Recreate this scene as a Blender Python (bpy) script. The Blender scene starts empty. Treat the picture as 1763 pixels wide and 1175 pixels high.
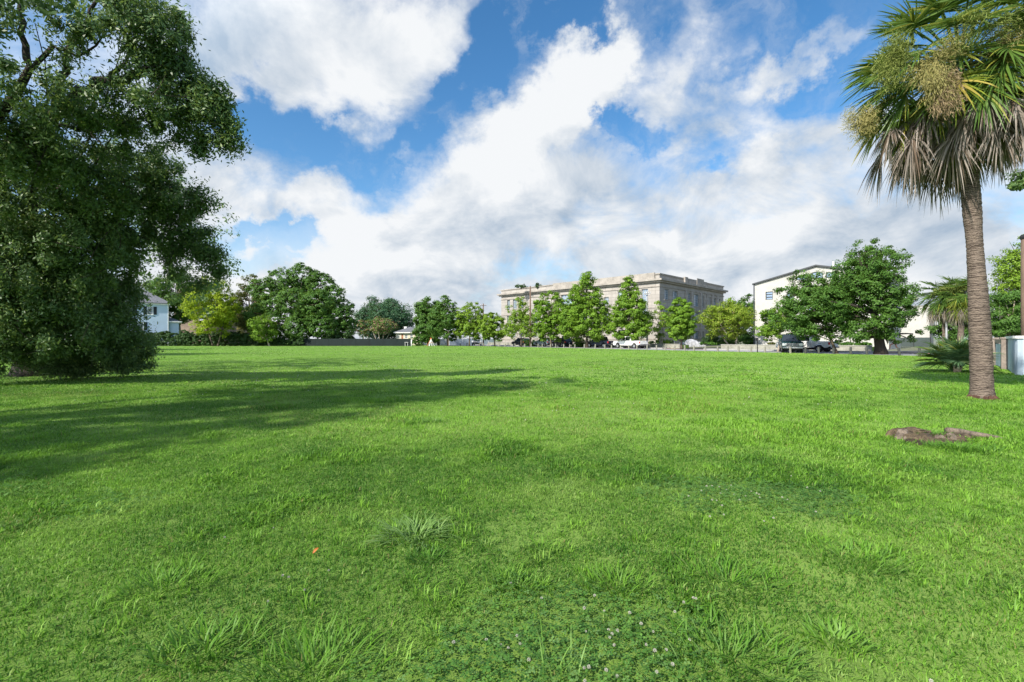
import bpy, bmesh, math, random
import numpy as np
from mathutils import Vector, Matrix

scene = bpy.context.scene
R = math.radians
# ------------------------------------------------------------------ camera
PW, PH, F = 1763.0, 1175.0, 820.0          # photo size and focal length, photo pixels
CXP, HZ, CAMH = 881.5, 586.0, 1.3          # centre column, horizon row, eye height
cam_d = bpy.data.cameras.new("camera")
cam = bpy.data.objects.new("camera", cam_d)
scene.collection.objects.link(cam)
cam_d.sensor_width = 36.0
cam_d.lens = 36.0 * F / PW
cam_d.shift_y = (HZ - PH / 2) / PW
cam_d.clip_start = 0.05
cam_d.clip_end = 6000.0
cam.location = (0, 0, CAMH)
cam.rotation_euler = (R(90), 0, 0)
scene.camera = cam

# ------------------------------------------------------------------ exposure, sun, sky
vs = scene.view_settings
vs.view_transform = 'Standard'
vs.look = 'None'
vs.gamma = 1.0
vs.exposure = 1.45
scene.render.use_persistent_data = False
SUN_EL = 37.0
SUN_AZ = (-0.70, -0.714)                    # ground direction towards the sun
SUN_V = Vector((SUN_AZ[0] * math.cos(R(SUN_EL)), SUN_AZ[1] * math.cos(R(SUN_EL)), math.sin(R(SUN_EL)))).normalized()
sun_d = bpy.data.lights.new("sun", 'SUN')
sun_d.energy = 3.0
sun_d.angle = R(0.9)
sun_d.color = (1.0, 0.93, 0.82)
sun = bpy.data.objects.new("sun", sun_d)
scene.collection.objects.link(sun)
sun.rotation_euler = (-SUN_V).to_track_quat('-Z', 'Y').to_euler()

class NT:
    """small helper for writing node trees"""
    def __init__(self, tree):
        self.t = tree
        self.n = tree.nodes
        self.l = tree.links
    def node(self, kind, **kw):
        n = self.n.new(kind)
        for k, v in kw.items():
            setattr(n, k, v)
        return n
    def put(self, sock, v):
        if isinstance(v, bpy.types.NodeSocket):
            self.l.new(v, sock)
        else:
            sock.default_value = v
    def math(self, op, a, b=0.0, c=0.0, clamp=False):
        n = self.node('ShaderNodeMath', operation=op, use_clamp=clamp)
        self.put(n.inputs[0], a)
        self.put(n.inputs[1], b)
        self.put(n.inputs[2], c)
        return n.outputs[0]
    def vmath(self, op, a, b=None, c=None, scale=None):
        n = self.node('ShaderNodeVectorMath', operation=op)
        self.put(n.inputs[0], a)
        if b is not None: self.put(n.inputs[1], b)
        if c is not None: self.put(n.inputs[2], c)
        if scale is not None: self.put(n.inputs[3], scale)
        return n.outputs['Value'] if op in ('DOT_PRODUCT', 'LENGTH', 'DISTANCE') else n.outputs[0]
    def noise(self, vec, scale, detail=4.0, rough=0.55, dist=0.0, out='Fac', dim='3D'):
        n = self.node('ShaderNodeTexNoise', noise_dimensions=dim)
        if vec is not None: self.put(n.inputs['Vector'], vec)
        n.inputs['Scale'].default_value = scale
        n.inputs['Detail'].default_value = detail
        n.inputs['Roughness'].default_value = rough
        n.inputs['Distortion'].default_value = dist
        return n.outputs[out]
    def ramp(self, v, a, b, lo=0.0, hi=1.0, smooth=True):
        n = self.node('ShaderNodeMapRange', interpolation_type='SMOOTHSTEP' if smooth else 'LINEAR', clamp=True)
        self.put(n.inputs['Value'], v)
        n.inputs['From Min'].default_value = a
        n.inputs['From Max'].default_value = b
        n.inputs['To Min'].default_value = lo
        n.inputs['To Max'].default_value = hi
        return n.outputs[0]
    def mix(self, f, a, b, blend='MIX'):
        n = self.node('ShaderNodeMix', data_type='RGBA', blend_type=blend)
        self.put(n.inputs[0], f)
        for s, v in ((n.inputs[6], a), (n.inputs[7], b)):
            self.put(s, (v[0], v[1], v[2], 1.0) if isinstance(v, tuple) else v)
        return n.outputs[2]

def px_ang(px, py):
    """azimuth and elevation of the direction seen at a photo pixel"""
    x, z = (px - CXP) / F, (HZ - py) / F
    return math.atan2(x, 1.0), math.atan2(z, math.hypot(x, 1.0))

world = bpy.data.worlds.new("World")
scene.world = world
world.use_nodes = True
w = NT(world.node_tree)
w.n.clear()
sky = w.node('ShaderNodeTexSky', sky_type='NISHITA')
sky.sun_disc = False
sky.sun_elevation = R(SUN_EL)
sky.sun_rotation = math.atan2(SUN_V.x, SUN_V.y)
sky.air_density = 1.0
sky.dust_density = 0.3
sky.ozone_density = 2.0
SKY_K = 0.085
tc = w.node('ShaderNodeTexCoord')
d0 = w.vmath('NORMALIZE', tc.outputs['Generated'])
# direction -> (azimuth, elevation), bent by noise so that cloud outlines break up
wc = w.noise(d0, 3.2, 3.0, 0.5, out='Color')
wf = w.noise(d0, 11.0, 6.0, 0.62, out='Color')
warp = w.vmath('ADD', w.vmath('SCALE', w.vmath('SUBTRACT', wc, (0.5, 0.5, 0.5)), scale=0.22),
               w.vmath('SCALE', w.vmath('SUBTRACT', wf, (0.5, 0.5, 0.5)), scale=0.15))
d1 = w.vmath('ADD', d0, warp)
sep = w.node('ShaderNodeSeparateXYZ')
w.put(sep.inputs[0], d1)
hyp = w.math('SQRT', w.math('ADD', w.math('MULTIPLY', sep.outputs[0], sep.outputs[0]), w.math('MULTIPLY', sep.outputs[1], sep.outputs[1])))
az = w.math('ARCTAN2', sep.outputs[0], sep.outputs[1])
el = w.math('ARCTAN2', sep.outputs[2], hyp)
cmb = w.node('ShaderNodeCombineXYZ')
w.put(cmb.inputs[0], az); w.put(cmb.inputs[1], el); cmb.inputs[2].default_value = 1.0
AE = cmb.outputs[0]
def blob_field(blobs, start):
    """sum of soft elliptical patches, each (px, py, rx, ry, tilt degrees, weight) given by where it stands in the sky"""
    acc = start
    for (px, py, rx, ry, tilt, wt) in blobs:
        a0, e0 = px_ang(px, py)
        c, s = math.cos(R(tilt)), math.sin(R(tilt))
        a1, e1 = px_ang(px + rx * c * .2, py - rx * s * .2)
        a2, e2 = px_ang(px + ry * s * .2, py + ry * c * .2)
        M = np.linalg.inv(np.array([[(a1 - a0) * 5, (a2 - a0) * 5], [(e1 - e0) * 5, (e2 - e0) * 5]]))
        k = -M @ np.array([a0, e0])
        u = w.vmath('DOT_PRODUCT', AE, (M[0, 0], M[0, 1], k[0]))
        v = w.vmath('DOT_PRODUCT', AE, (M[1, 0], M[1, 1], k[1]))
        r2 = w.math('MULTIPLY_ADD', u, u, w.math('MULTIPLY', v, v))
        f = w.math('SUBTRACT', 1.0, r2, clamp=True)
        acc = w.math('MULTIPLY_ADD', w.math('MULTIPLY', f, f), wt, acc)
    return acc
#          px    py   rx   ry  tilt weight
CLOUDS = [(560, 60, 330, 190, -8, 0.75), (380, 60, 200, 220, 0, 0.55), (720, 100, 170, 150, 20, 0.5), (640, 190, 150, 70, -10, 0.45),
          (985, 150, 240, 85, 52, 1.1), (1040, 85, 80, 70, 40, 0.5), (880, 270, 200, 110, 40, 0.9), (830, 370, 260, 120, 10, 0.8),
          (1150, 90, 170, 60, 62, 0.5), (1215, 200, 110, 40, 30, 0.45),
          (380, 300, 190, 120, -25, 0.65), (560, 370, 170, 70, -15, 0.6), (690, 440, 200, 110, 0, 0.7), (450, 420, 60, 40, 0, 0.6),
          (560, 330, 120, 40, 10, 0.5), (1100, 400, 330, 130, -5, 0.75), (1330, 300, 230, 110, 10, 0.65), (1320, 260, 70, 60, 0, 0.35), (1180, 430, 90, 60, 10, 0.5),
          (1450, 430, 300, 120, 0, 0.7), (1000, 300, 120, 60, 20, 0.35), (1230, 520, 500, 70, 0, 0.6), (600, 520, 500, 50, 0, 0.5), (300, 420, 120, 120, 0, 0.5),
          (1600, 420, 200, 150, 0, 0.5), (1480, 210, 130, 40, 15, 0.3), (1300, 110, 260, 45, 25, 0.5), (1400, 60, 240, 35, 30, 0.45), (1450, 190, 220, 60, 15, 0.5), (1330, 180, 120, 40, 10, 0.35), (1600, 250, 220, 120, 0, 0.4), (1250, 60, 60, 120, -20, 0.35)]
HOLES = [(470, 190, 110, 55, -30, -0.9), (560, 255, 110, 50, -30, -0.9), (690, 262, 110, 26, 12, -0.35), (790, 190, 90, 30, 62, -0.6), (850, 130, 90, 36, 62, -0.7),
         (900, 45, 120, 55, 15, -0.9), (1010, 15, 120, 40, 0, -0.6), (1045, 195, 55, 45, 20, -1.1), (1105, 215, 70, 40, 20, -0.7),
         (1300, 40, 200, 90, 10, -0.45), (1420, 130, 170, 100, 10, -0.5), (1600, 40, 250, 140, 0, -0.5), (1245, 285, 60, 22, 0, -0.55),
         (500, 405, 95, 40, -15, -1.1), (425, 385, 30, 36, 0, -0.7), (675, 300, 45, 18, 0, -0.5), (470, 462, 120, 14, 0, -0.55)]
# elsewhere: broken cloud, thicker towards the horizon
base = w.math('ADD', w.ramp(el, 0.0, 0.75, 0.40, 0.24), w.ramp(el, 0.04, 0.20, 0.55, 0.0))
field = blob_field([(a, b, c, d, e, f * 0.78) for (a, b, c, d, e, f) in CLOUDS + HOLES], base)
zup = w.node('ShaderNodeSeparateXYZ')
w.put(zup.inputs[0], d0)
far_k = w.math('DIVIDE', 0.95, w.math('ADD', w.math('MAXIMUM', zup.outputs[2], 0.0), 0.62))   # clouds crowd together towards the horizon
stretch = w.vmath('SCALE', w.vmath('MULTIPLY', d0, (1.0, 1.0, 1.15)), scale=far_k)
fb = w.noise(stretch, 5.0, 9.0, 0.6, 0.4)
fine = w.noise(stretch, 17.0, 7.0, 0.62, 0.3)
dens = w.math('ADD', w.math('MULTIPLY_ADD', w.math('SUBTRACT', fb, 0.5), 1.4, field), w.math('MULTIPLY', w.math('SUBTRACT', fine, 0.5), 0.55))
alpha = w.ramp(dens, 0.08, 0.92)
veil = w.ramp(w.noise(w.vmath('MULTIPLY', d1, (2.2, 1.0, 3.0)), 3.0, 7.0, 0.62, 0.8), 0.46, 0.78, 0.0, 0.34)   # thin high cloud
alpha = w.math('MAXIMUM', w.math('MAXIMUM', alpha, veil), w.ramp(el, 0.02, 0.30, 0.85, 0.0))
# light and shade inside the clouds: thickness, the side towards the sun, and a few bright heads and grey bellies
toward = (SUN_V.x * 0.05 - 0.02, SUN_V.y * 0.0, 0.05)
fb2 = w.noise(w.vmath('ADD', stretch, toward), 5.0, 9.0, 0.6, 0.4)
relief = w.math('SUBTRACT', fb, fb2)
big = w.noise(d0, 2.6, 5.0, 0.55)
LIGHT = [(900, 240, 190, 100, 45, 0.6), (1000, 110, 130, 80, 50, 0.55), (1165, 425, 60, 50, 10, 0.5), (460, 410, 60, 40, 0, 0.4), (600, 190, 170, 60, -15, 0.3), (690, 330, 60, 40, 0, 0.3), (830, 330, 120, 70, 20, 0.35),
         (560, 440, 90, 40, 0, 0.25), (1330, 250, 70, 50, 0, 0.25), (640, 390, 90, 50, 0, 0.3), (720, 460, 100, 40, 0, 0.25), (1370, 420, 80, 50, 0, 0.3), (1040, 380, 70, 50, 0, 0.2), (440, 520, 160, 30, 0, 0.2)]
DARK = [(400, 60, 220, 130, 0, -0.35), (560, 90, 150, 90, 0, -0.2), (330, 275, 110, 50, 0, -0.3), (900, 440, 200, 60, 0, -0.3), (820, 480, 260, 50, 0, -0.25), (1250, 485, 300, 45, 0, -0.2), (1500, 400, 260, 120, 0, -0.25), (1100, 330, 140, 60, 0, -0.2), (650, 500, 260, 40, 0, -0.2)]
lum = blob_field(LIGHT + DARK, w.ramp(el, 0.05, 0.5, 0.74, 0.60))
lum = w.math('ADD', lum, w.math('MULTIPLY', relief, 2.3))
lum = w.math('ADD', lum, w.math('MULTIPLY', w.math('SUBTRACT', big, 0.5), 1.5))
lum = w.math('ADD', lum, 0.0, clamp=True)
ccol = w.mix(lum, (0.150, 0.188, 0.235), (0.336, 0.344, 0.352))
# clouds on the sun's side of the sky are brighter (forward scattering), raised further as unseen fill for the shade
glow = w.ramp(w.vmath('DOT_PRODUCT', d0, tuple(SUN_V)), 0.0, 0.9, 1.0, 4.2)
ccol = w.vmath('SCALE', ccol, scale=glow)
hs = w.node('ShaderNodeHueSaturation')
hs.inputs['Hue'].default_value = 0.497
hs.inputs['Saturation'].default_value = 1.28
hs.inputs['Value'].default_value = 0.80
w.l.new(sky.outputs[0], hs.inputs['Color'])
skyc = w.vmath('SCALE', hs.outputs[0], scale=SKY_K)
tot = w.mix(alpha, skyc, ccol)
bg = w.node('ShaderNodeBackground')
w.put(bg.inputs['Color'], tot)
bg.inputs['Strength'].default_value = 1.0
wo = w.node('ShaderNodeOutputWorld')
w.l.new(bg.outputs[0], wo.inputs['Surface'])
world.cycles.sampling_method = 'MANUAL'
world.cycles.sample_map_resolution = 512

# ------------------------------------------------------------------ placing and mesh helpers
def P(px, py, Y):
    """world point standing Y metres ahead that the photo shows at (px, py)"""
    return Vector(((px - CXP) / F * Y, Y, CAMH + (HZ - py) / F * Y))
def G(px, py, z=0.0):
    """ground point seen at (px, py)"""
    Y = (CAMH - z) * F / (py - HZ)
    return Vector(((px - CXP) / F * Y, Y, z))
def Zat(py, Y):
    return CAMH + (HZ - py) / F * Y
def Xat(px, Y):
    return (px - CXP) / F * Y

def np_mesh(name, V, faces):
    """mesh from a vertex array and one face array (n x 3 or n x 4)"""
    V = np.asarray(V, np.float32)
    faces = np.asarray(faces, np.int32)
    me = bpy.data.meshes.new(name)
    k = faces.shape[1]
    me.vertices.add(len(V))
    me.vertices.foreach_set('co', V.ravel())
    me.loops.add(faces.size)
    me.loops.foreach_set('vertex_index', faces.ravel())
    me.polygons.add(len(faces))
    me.polygons.foreach_set('loop_start', np.arange(0, faces.size, k, dtype=np.int32))
    me.update(calc_edges=True)
    me.validate()
    return me

class MB:
    """collects shapes that end up as ONE mesh"""
    def __init__(self):
        self.v, self.f = [], []
    def add(self, verts, faces):
        o = len(self.v)
        self.v.extend(tuple(p) for p in verts)
        self.f.extend(tuple(i + o for i in f) for f in faces)
    def box(self, x0, x1, y0, y1, z0, z1):
        self.add([(x0, y0, z0), (x1, y0, z0), (x1, y1, z0), (x0, y1, z0), (x0, y0, z1), (x1, y0, z1), (x1, y1, z1), (x0, y1, z1)],
                 [(0, 3, 2, 1), (4, 5, 6, 7), (0, 1, 5, 4), (1, 2, 6, 5), (2, 3, 7, 6), (3, 0, 4, 7)])
    def obox(self, o, u, n, s0, s1, d0, d1, z0, z1):
        """box along u (s), along n (d) and upright"""
        o, u, n = Vector(o), Vector(u), Vector(n)
        pts = [o + u * s + n * d + Vector((0, 0, z)) for z in (z0, z1) for (s, d) in ((s0, d0), (s1, d0), (s1, d1), (s0, d1))]
        self.add(pts, [(0, 3, 2, 1), (4, 5, 6, 7), (0, 1, 5, 4), (1, 2, 6, 5), (2, 3, 7, 6), (3, 0, 4, 7)])
    def bar(self, a, b, w, h=None):
        a, b = Vector(a), Vector(b)
        h = h or w
        d = (b - a).normalized()
        s = d.cross(Vector((0, 0, 1)))
        s = s.normalized() if s.length > 1e-4 else Vector((1, 0, 0))
        t = s.cross(d)
        pts = [p + s * (w / 2 * i) + t * (h / 2 * j) for p in (a, b) for (i, j) in ((-1, -1), (1, -1), (1, 1), (-1, 1))]
        self.add(pts, [(0, 3, 2, 1), (4, 5, 6, 7), (0, 1, 5, 4), (1, 2, 6, 5), (2, 3, 7, 6), (3, 0, 4, 7)])
    def tube(self, pts, radii, k=8, cap=True):
        pts = [Vector(p) for p in pts]
        rings = []
        ref = Vector((0.31, 0.17, 0.93)) if abs((pts[-1] - pts[0]).normalized().z) < 0.85 else Vector((1, 0.2, 0))
        for i, p in enumerate(pts):
            d = (pts[min(i + 1, len(pts) - 1)] - pts[max(i - 1, 0)]).normalized()
            s = d.cross(ref).normalized()
            t = s.cross(d)
            r = radii[i] if hasattr(radii, '__len__') else radii
            rings.append([p + s * (math.cos(2 * math.pi * j / k) * r) + t * (math.sin(2 * math.pi * j / k) * r) for j in range(k)])
        vs_ = [q for r in rings for q in r]
        fs = [(i * k + j, i * k + (j + 1) % k, (i + 1) * k + (j + 1) % k, (i + 1) * k + j) for i in range(len(pts) - 1) for j in range(k)]
        if cap:
            fs.append(tuple(range(k - 1, -1, -1)))
            fs.append(tuple(range((len(pts) - 1) * k, len(pts) * k)))
        self.add(vs_, fs)
    def prism(self, poly, y0, y1, shrink=None):
        """side outline (x, z) pulled from y0 to y1; shrink(z) narrows it"""
        n = len(poly)
        sc = shrink or (lambda z: 1.0)
        self.add([(x, y0 * sc(z), z) for x, z in poly] + [(x, y1 * sc(z), z) for x, z in poly],
                 [tuple(range(n)), tuple(range(2 * n - 1, n - 1, -1))] + [(i + n, (i + 1) % n + n, (i + 1) % n, i) for i in range(n)])
    def lathe(self, prof, k=16, c=(0, 0, 0)):
        vs_ = [(c[0] + r * math.cos(2 * math.pi * j / k), c[1] + r * math.sin(2 * math.pi * j / k), c[2] + z) for r, z in prof for j in range(k)]
        fs = [(i * k + j, i * k + (j + 1) % k, (i + 1) * k + (j + 1) % k, (i + 1) * k + j) for i in range(len(prof) - 1) for j in range(k)]
        self.add(vs_, fs)
    def quad(self, a, b, c, d):
        self.add([a, b, c, d], [(0, 1, 2, 3)])
    def build(self, name, m, parent=None, smooth=False, bevel=0.0):
        me = bpy.data.meshes.new(name)
        me.from_pydata(self.v, [], self.f)
        me.validate()
        bm = bmesh.new(); bm.from_mesh(me)
        bmesh.ops.recalc_face_normals(bm, faces=bm.faces)
        bm.to_mesh(me); bm.free()
        return link(name, me, m, parent, smooth, bevel)

def link(name, me, m, parent=None, smooth=False, bevel=0.0):
    o = bpy.data.objects.new(name, me)
    scene.collection.objects.link(o)
    if m is not None:
        me.materials.append(m)
    if parent is not None:
        o.parent = parent
    if smooth:
        me.polygons.foreach_set('use_smooth', [True] * len(me.polygons))
    if bevel:
        b = o.modifiers.new('bevel', 'BEVEL')
        b.width = bevel; b.segments = 2; b.limit_method = 'ANGLE'; b.angle_limit = R(35)
    return o
def tag(o, label=None, cat=None, group=None, kind=None):
    if label: o['label'] = label
    if cat: o['category'] = cat
    if group: o['group'] = group
    if kind: o['kind'] = kind
    return o
def thing(name, label, cat, loc=(0, 0, 0), rz=0.0, group=None):
    o = bpy.data.objects.new(name, None)
    scene.collection.objects.link(o)
    o.location = loc
    o.rotation_euler = (0, 0, rz)
    o.empty_display_size = 0.2
    return tag(o, label, cat, group)
def copy_tree(o, parent=None):
    c = o.copy()
    scene.collection.objects.link(c)
    if parent is not None: c.parent = parent
    for ch in list(o.children): copy_tree(ch, c)
    return c

# ------------------------------------------------------------------ materials
MATS = {}
def new_mat(name):
    m = bpy.data.materials.new(name)
    m.use_nodes = True
    m.node_tree.nodes.clear()
    return m, NT(m.node_tree)
def mat(name, col, rough=0.6, var=0.18, scale=2.0, bump=0.0, bscale=40.0, metal=0.0, spec=0.35, col2=None, coat=0.0, stretch=(1, 1, 1)):
    """plain surface: base colour broken up by two sizes of noise, plus a fine bump"""
    if name in MATS: return MATS[name]
    m, t = new_mat(name)
    c = t.node('ShaderNodeTexCoord').outputs['Object']
    c = t.vmath('MULTIPLY', c, stretch)
    n1 = t.noise(c, scale, 5.0, 0.6)
    n2 = t.noise(c, scale * 7.3, 4.0, 0.6)
    f = t.math('ADD', t.math('MULTIPLY', n1, 0.6), t.math('MULTIPLY', n2, 0.4))
    lo = tuple(x * (1 - var) for x in col)
    hi = col2 if col2 else tuple(min(1.0, x * (1 + var)) for x in col)
    base = t.mix(t.ramp(f, 0.32, 0.68), lo, hi)
    p = t.node('ShaderNodeBsdfPrincipled')
    t.put(p.inputs['Base Color'], base)
    t.put(p.inputs['Roughness'], t.ramp(n2, 0.2, 0.8, max(0.02, rough - 0.08), min(1, rough + 0.08)))
    p.inputs['Metallic'].default_value = metal
    p.inputs['Specular IOR Level'].default_value = spec
    p.inputs['Coat Weight'].default_value = coat
    if bump:
        b = t.node('ShaderNodeBump')
        b.inputs['Strength'].default_value = bump
        b.inputs['Distance'].default_value = 0.02
        t.put(b.inputs['Height'], t.noise(c, bscale, 5.0, 0.65))
        t.put(p.inputs['Normal'], b.outputs[0])
    o = t.node('ShaderNodeOutputMaterial')
    t.l.new(p.outputs[0], o.inputs[0])
    MATS[name] = m
    return m
def leaf_mat(name, a, b, c=None, trans=0.35, rough=0.5, spec=0.22, patch=0.6, share=0.12):
    """leaves: colour differs from leaf to leaf and from bough to bough; some light passes through"""
    if name in MATS: return MATS[name]
    m, t = new_mat(name)
    g = t.node('ShaderNodeNewGeometry')
    rnd = g.outputs['Random Per Island']
    pos = t.node('ShaderNodeTexCoord').outputs['Object']
    n = t.noise(pos, patch, 3.0, 0.6)
    f = t.math('ADD', t.math('MULTIPLY', rnd, 0.55), t.ramp(n, 0.3, 0.7, 0.0, 0.45))
    col = t.mix(f, a, b)
    if c:
        col = t.mix(t.ramp(rnd, 1 - share, 1 - share * 0.6, 0, 0.85), col, c)
    p = t.node('ShaderNodeBsdfPrincipled')
    t.put(p.inputs['Base Color'], col)
    p.inputs['Roughness'].default_value = rough
    p.inputs['Specular IOR Level'].default_value = spec
    tr = t.node('ShaderNodeBsdfTranslucent')
    t.put(tr.inputs[0], t.mix(0.35, col, (0.25, 0.32, 0.03)))
    mx = t.node('ShaderNodeMixShader')
    mx.inputs[0].default_value = trans
    t.l.new(p.outputs[0], mx.inputs[1]); t.l.new(tr.outputs[0], mx.inputs[2])
    o = t.node('ShaderNodeOutputMaterial')
    t.l.new(mx.outputs[0], o.inputs[0])
    MATS[name] = m
    return m
def glass_mat(name, tint, rough=0.06):
    """window glass seen from outside: dark room behind a reflecting pane"""
    if name in MATS: return MATS[name]
    m, t = new_mat(name)
    pos = t.node('ShaderNodeTexCoord').outputs['Object']
    p = t.node('ShaderNodeBsdfPrincipled')
    t.put(p.inputs['Base Color'], t.mix(t.noise(pos, 0.7, 2.0), tuple(x * 0.6 for x in tint), tint))
    p.inputs['Roughness'].default_value = rough
    p.inputs['Specular IOR Level'].default_value = 0.9
    p.inputs['Metallic'].default_value = 0.25
    o = t.node('ShaderNodeOutputMaterial')
    t.l.new(p.outputs[0], o.inputs[0])
    MATS[name] = m
    return m

def lawn_mat():
    m, t = new_mat('lawn')
    pos = t.node('ShaderNodeTexCoord').outputs['Object']
    n1 = t.noise(pos, 0.10, 5.0, 0.6)
    n2 = t.noise(pos, 0.9, 5.0, 0.62)
    n3 = t.noise(pos, 9.0, 6.0, 0.7)
    n4 = t.noise(pos, 60.0, 3.0, 0.7)
    f = t.math('ADD', t.math('ADD', t.math('MULTIPLY', n1, 0.30), t.math('MULTIPLY', n2, 0.30)), t.math('ADD', t.math('MULTIPLY', n3, 0.22), t.math('MULTIPLY', n4, 0.18)))
    col = t.mix(t.ramp(f, 0.34, 0.66), (0.055, 0.115, 0.013), (0.125, 0.225, 0.026))
    col = t.mix(t.ramp(n3, 0.70, 0.80, 0, 0.25), col, (0.10, 0.085, 0.035))
    p = t.node('ShaderNodeBsdfPrincipled')
    t.put(p.inputs['Base Color'], col)
    p.inputs['Roughness'].default_value = 0.85
    p.inputs['Specular IOR Level'].default_value = 0.15
    p.inputs['Sheen Weight'].default_value = 0.25
    p.inputs['Sheen Tint'].default_value = (0.7, 1.0, 0.3, 1)
    b = t.node('ShaderNodeBump')
    b.inputs['Strength'].default_value = 0.7
    b.inputs['Distance'].default_value = 0.03
    t.put(b.inputs['Height'], t.math('ADD', n3, n4))
    t.put(p.inputs['Normal'], b.outputs[0])
    o = t.node('ShaderNodeOutputMaterial')
    t.l.new(p.outputs[0], o.inputs[0])
    return m
def blade_mat(name, lo, hi, pale):
    """grass blades; the 'tint' attribute is each blade's own colour"""
    m, t = new_mat(name)
    at = t.node('ShaderNodeAttribute', attribute_name='tint')
    sp = t.node('ShaderNodeSeparateXYZ')
    t.put(sp.inputs[0], at.outputs['Vector'])
    col = t.mix(sp.outputs[0], lo, hi)
    col = t.mix(sp.outputs[1], col, pale)
    col = t.mix(sp.outputs[2], col, (0.30, 0.23, 0.10))
    p = t.node('ShaderNodeBsdfPrincipled')
    t.put(p.inputs['Base Color'], col)
    p.inputs['Roughness'].default_value = 0.5
    p.inputs['Specular IOR Level'].default_value = 0.25
    tr = t.node('ShaderNodeBsdfTranslucent')
    t.put(tr.inputs[0], col)
    mx = t.node('ShaderNodeMixShader')
    mx.inputs[0].default_value = 0.4
    t.l.new(p.outputs[0], mx.inputs[1]); t.l.new(tr.outputs[0], mx.inputs[2])
    o = t.node('ShaderNodeOutputMaterial')
    t.l.new(mx.outputs[0], o.inputs[0])
    return m

M_CONC = mat('street_concrete', (0.27, 0.27, 0.27), 0.85, 0.14, 0.5, 0.3, 30)
M_ASPH = mat('asphalt', (0.065, 0.066, 0.07), 0.9, 0.2, 0.5, 0.3, 60)
M_BRICK = mat('brick_paving', (0.40, 0.145, 0.085), 0.85, 0.25, 2.5, 0.3, 20)
M_KERB = mat('kerb_concrete', (0.30, 0.295, 0.27), 0.85, 0.15, 1.0, 0.3, 30)
M_RWALL = mat('retaining_wall_concrete', (0.26, 0.25, 0.22), 0.85, 0.35, 0.7, 0.3, 20)
def stone_mat(name, col):
    """ashlar: coursed blocks of slightly different tone, rain streaks and stains"""
    m, t = new_mat(name)
    c = t.node('ShaderNodeTexCoord').outputs['Object']
    s = t.vmath('DOT_PRODUCT', c, (0.0, 1.414, 0.0))
    z = t.vmath('DOT_PRODUCT', c, (0, 0, 1.0))
    k = t.node('ShaderNodeCombineXYZ'); t.put(k.inputs[0], s); t.put(k.inputs[1], z)
    br = t.node('ShaderNodeTexBrick')
    t.put(br.inputs['Vector'], k.outputs[0])
    br.inputs['Color1'].default_value = (*[x * 1.06 for x in col], 1); br.inputs['Color2'].default_value = (*[x * .88 for x in col], 1); br.inputs['Mortar'].default_value = (*[x * .62 for x in col], 1)
    br.inputs['Scale'].default_value = 1.0; br.inputs['Mortar Size'].default_value = .035; br.inputs['Brick Width'].default_value = 1.7; br.inputs['Row Height'].default_value = .75
    n1 = t.noise(t.vmath('MULTIPLY', c, (1.2, 1.2, .12)), 1.0, 5.0, .65)
    n2 = t.noise(c, .16, 4.0, .6)
    cc = t.mix(t.ramp(n1, .45, .75, 0, .4), br.outputs[0], tuple(x * .5 for x in col))
    cc = t.mix(t.ramp(n2, .4, .7, 0, .3), cc, tuple(x * .72 for x in col))
    p = t.node('ShaderNodeBsdfPrincipled'); t.put(p.inputs['Base Color'], cc); p.inputs['Roughness'].default_value = .88; p.inputs['Specular IOR Level'].default_value = .2
    o = t.node('ShaderNodeOutputMaterial'); t.l.new(p.outputs[0], o.inputs[0])
    return m
M_STONE = stone_mat('limestone', (0.345, 0.32, 0.29))
M_STONE2 = mat('weathered_limestone', (0.28, 0.255, 0.225), 0.88, 0.28, 0.8, 0.3, 8)
M_STUCCO = mat('cream_stucco', (0.39, 0.38, 0.35), 0.85, 0.12, 0.25, 0.15, 30)
M_BLUEWALL = mat('pale_blue_siding', (0.44, 0.55, 0.68), 0.7, 0.06, 0.5, 0.15, 30)
M_TRIM = mat('white_trim', (0.74, 0.74, 0.71), 0.6, 0.07, 1.0)
M_ROOF = mat('grey_shingle', (0.13, 0.135, 0.15), 0.9, 0.3, 3.0, 0.4, 20)
M_DARKTRIM = mat('dark_trim', (0.045, 0.05, 0.055), 0.6, 0.2, 2.0)
M_FLATROOF = mat('flat_roof', (0.22, 0.21, 0.20), 0.9, 0.15, 0.5)
M_GLASS = glass_mat('window_glass', (0.16, 0.21, 0.27))
M_GLASSD = glass_mat('dark_window_glass', (0.05, 0.065, 0.075))
M_SHUT = mat('dark_shutter', (0.012, 0.018, 0.022), 0.6, 0.2, 3.0)
M_GREENFENCE = mat('dark_green_mesh', (0.006, 0.013, 0.013), 0.85, 0.2, 1.0)
M_BROWN = mat('brown_siding', (0.20, 0.15, 0.12), 0.85, 0.2, 0.8)
M_BARK = mat('grey_brown_bark', (0.105, 0.082, 0.06), 0.92, 0.35, 5.0, 0.8, 22, stretch=(1, 1, 0.35))
M_BARKPALE = mat('pale_bark', (0.34, 0.29, 0.23), 0.9, 0.3, 4.0, 0.5, 20, stretch=(1, 1, 0.4))
M_BARKDARK = mat('dark_oak_bark', (0.045, 0.036, 0.03), 0.95, 0.35, 6.0, 0.8, 25, stretch=(1, 1, 0.4))
M_WOODPOST = mat('weathered_post_wood', (0.22, 0.21, 0.18), 0.9, 0.3, 6.0, 0.5, 40, stretch=(1, 1, 0.2))
M_POLEWOOD = mat('brown_pole_wood', (0.13, 0.088, 0.065), 0.9, 0.3, 4.0, 0.5, 30, stretch=(1, 1, 0.15))
M_POLEGREY = mat('pale_pole', (0.27, 0.28, 0.29), 0.7, 0.15, 2.0)
M_BLACKMETAL = mat('black_metal', (0.015, 0.015, 0.017), 0.5, 0.2, 3.0)
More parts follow.
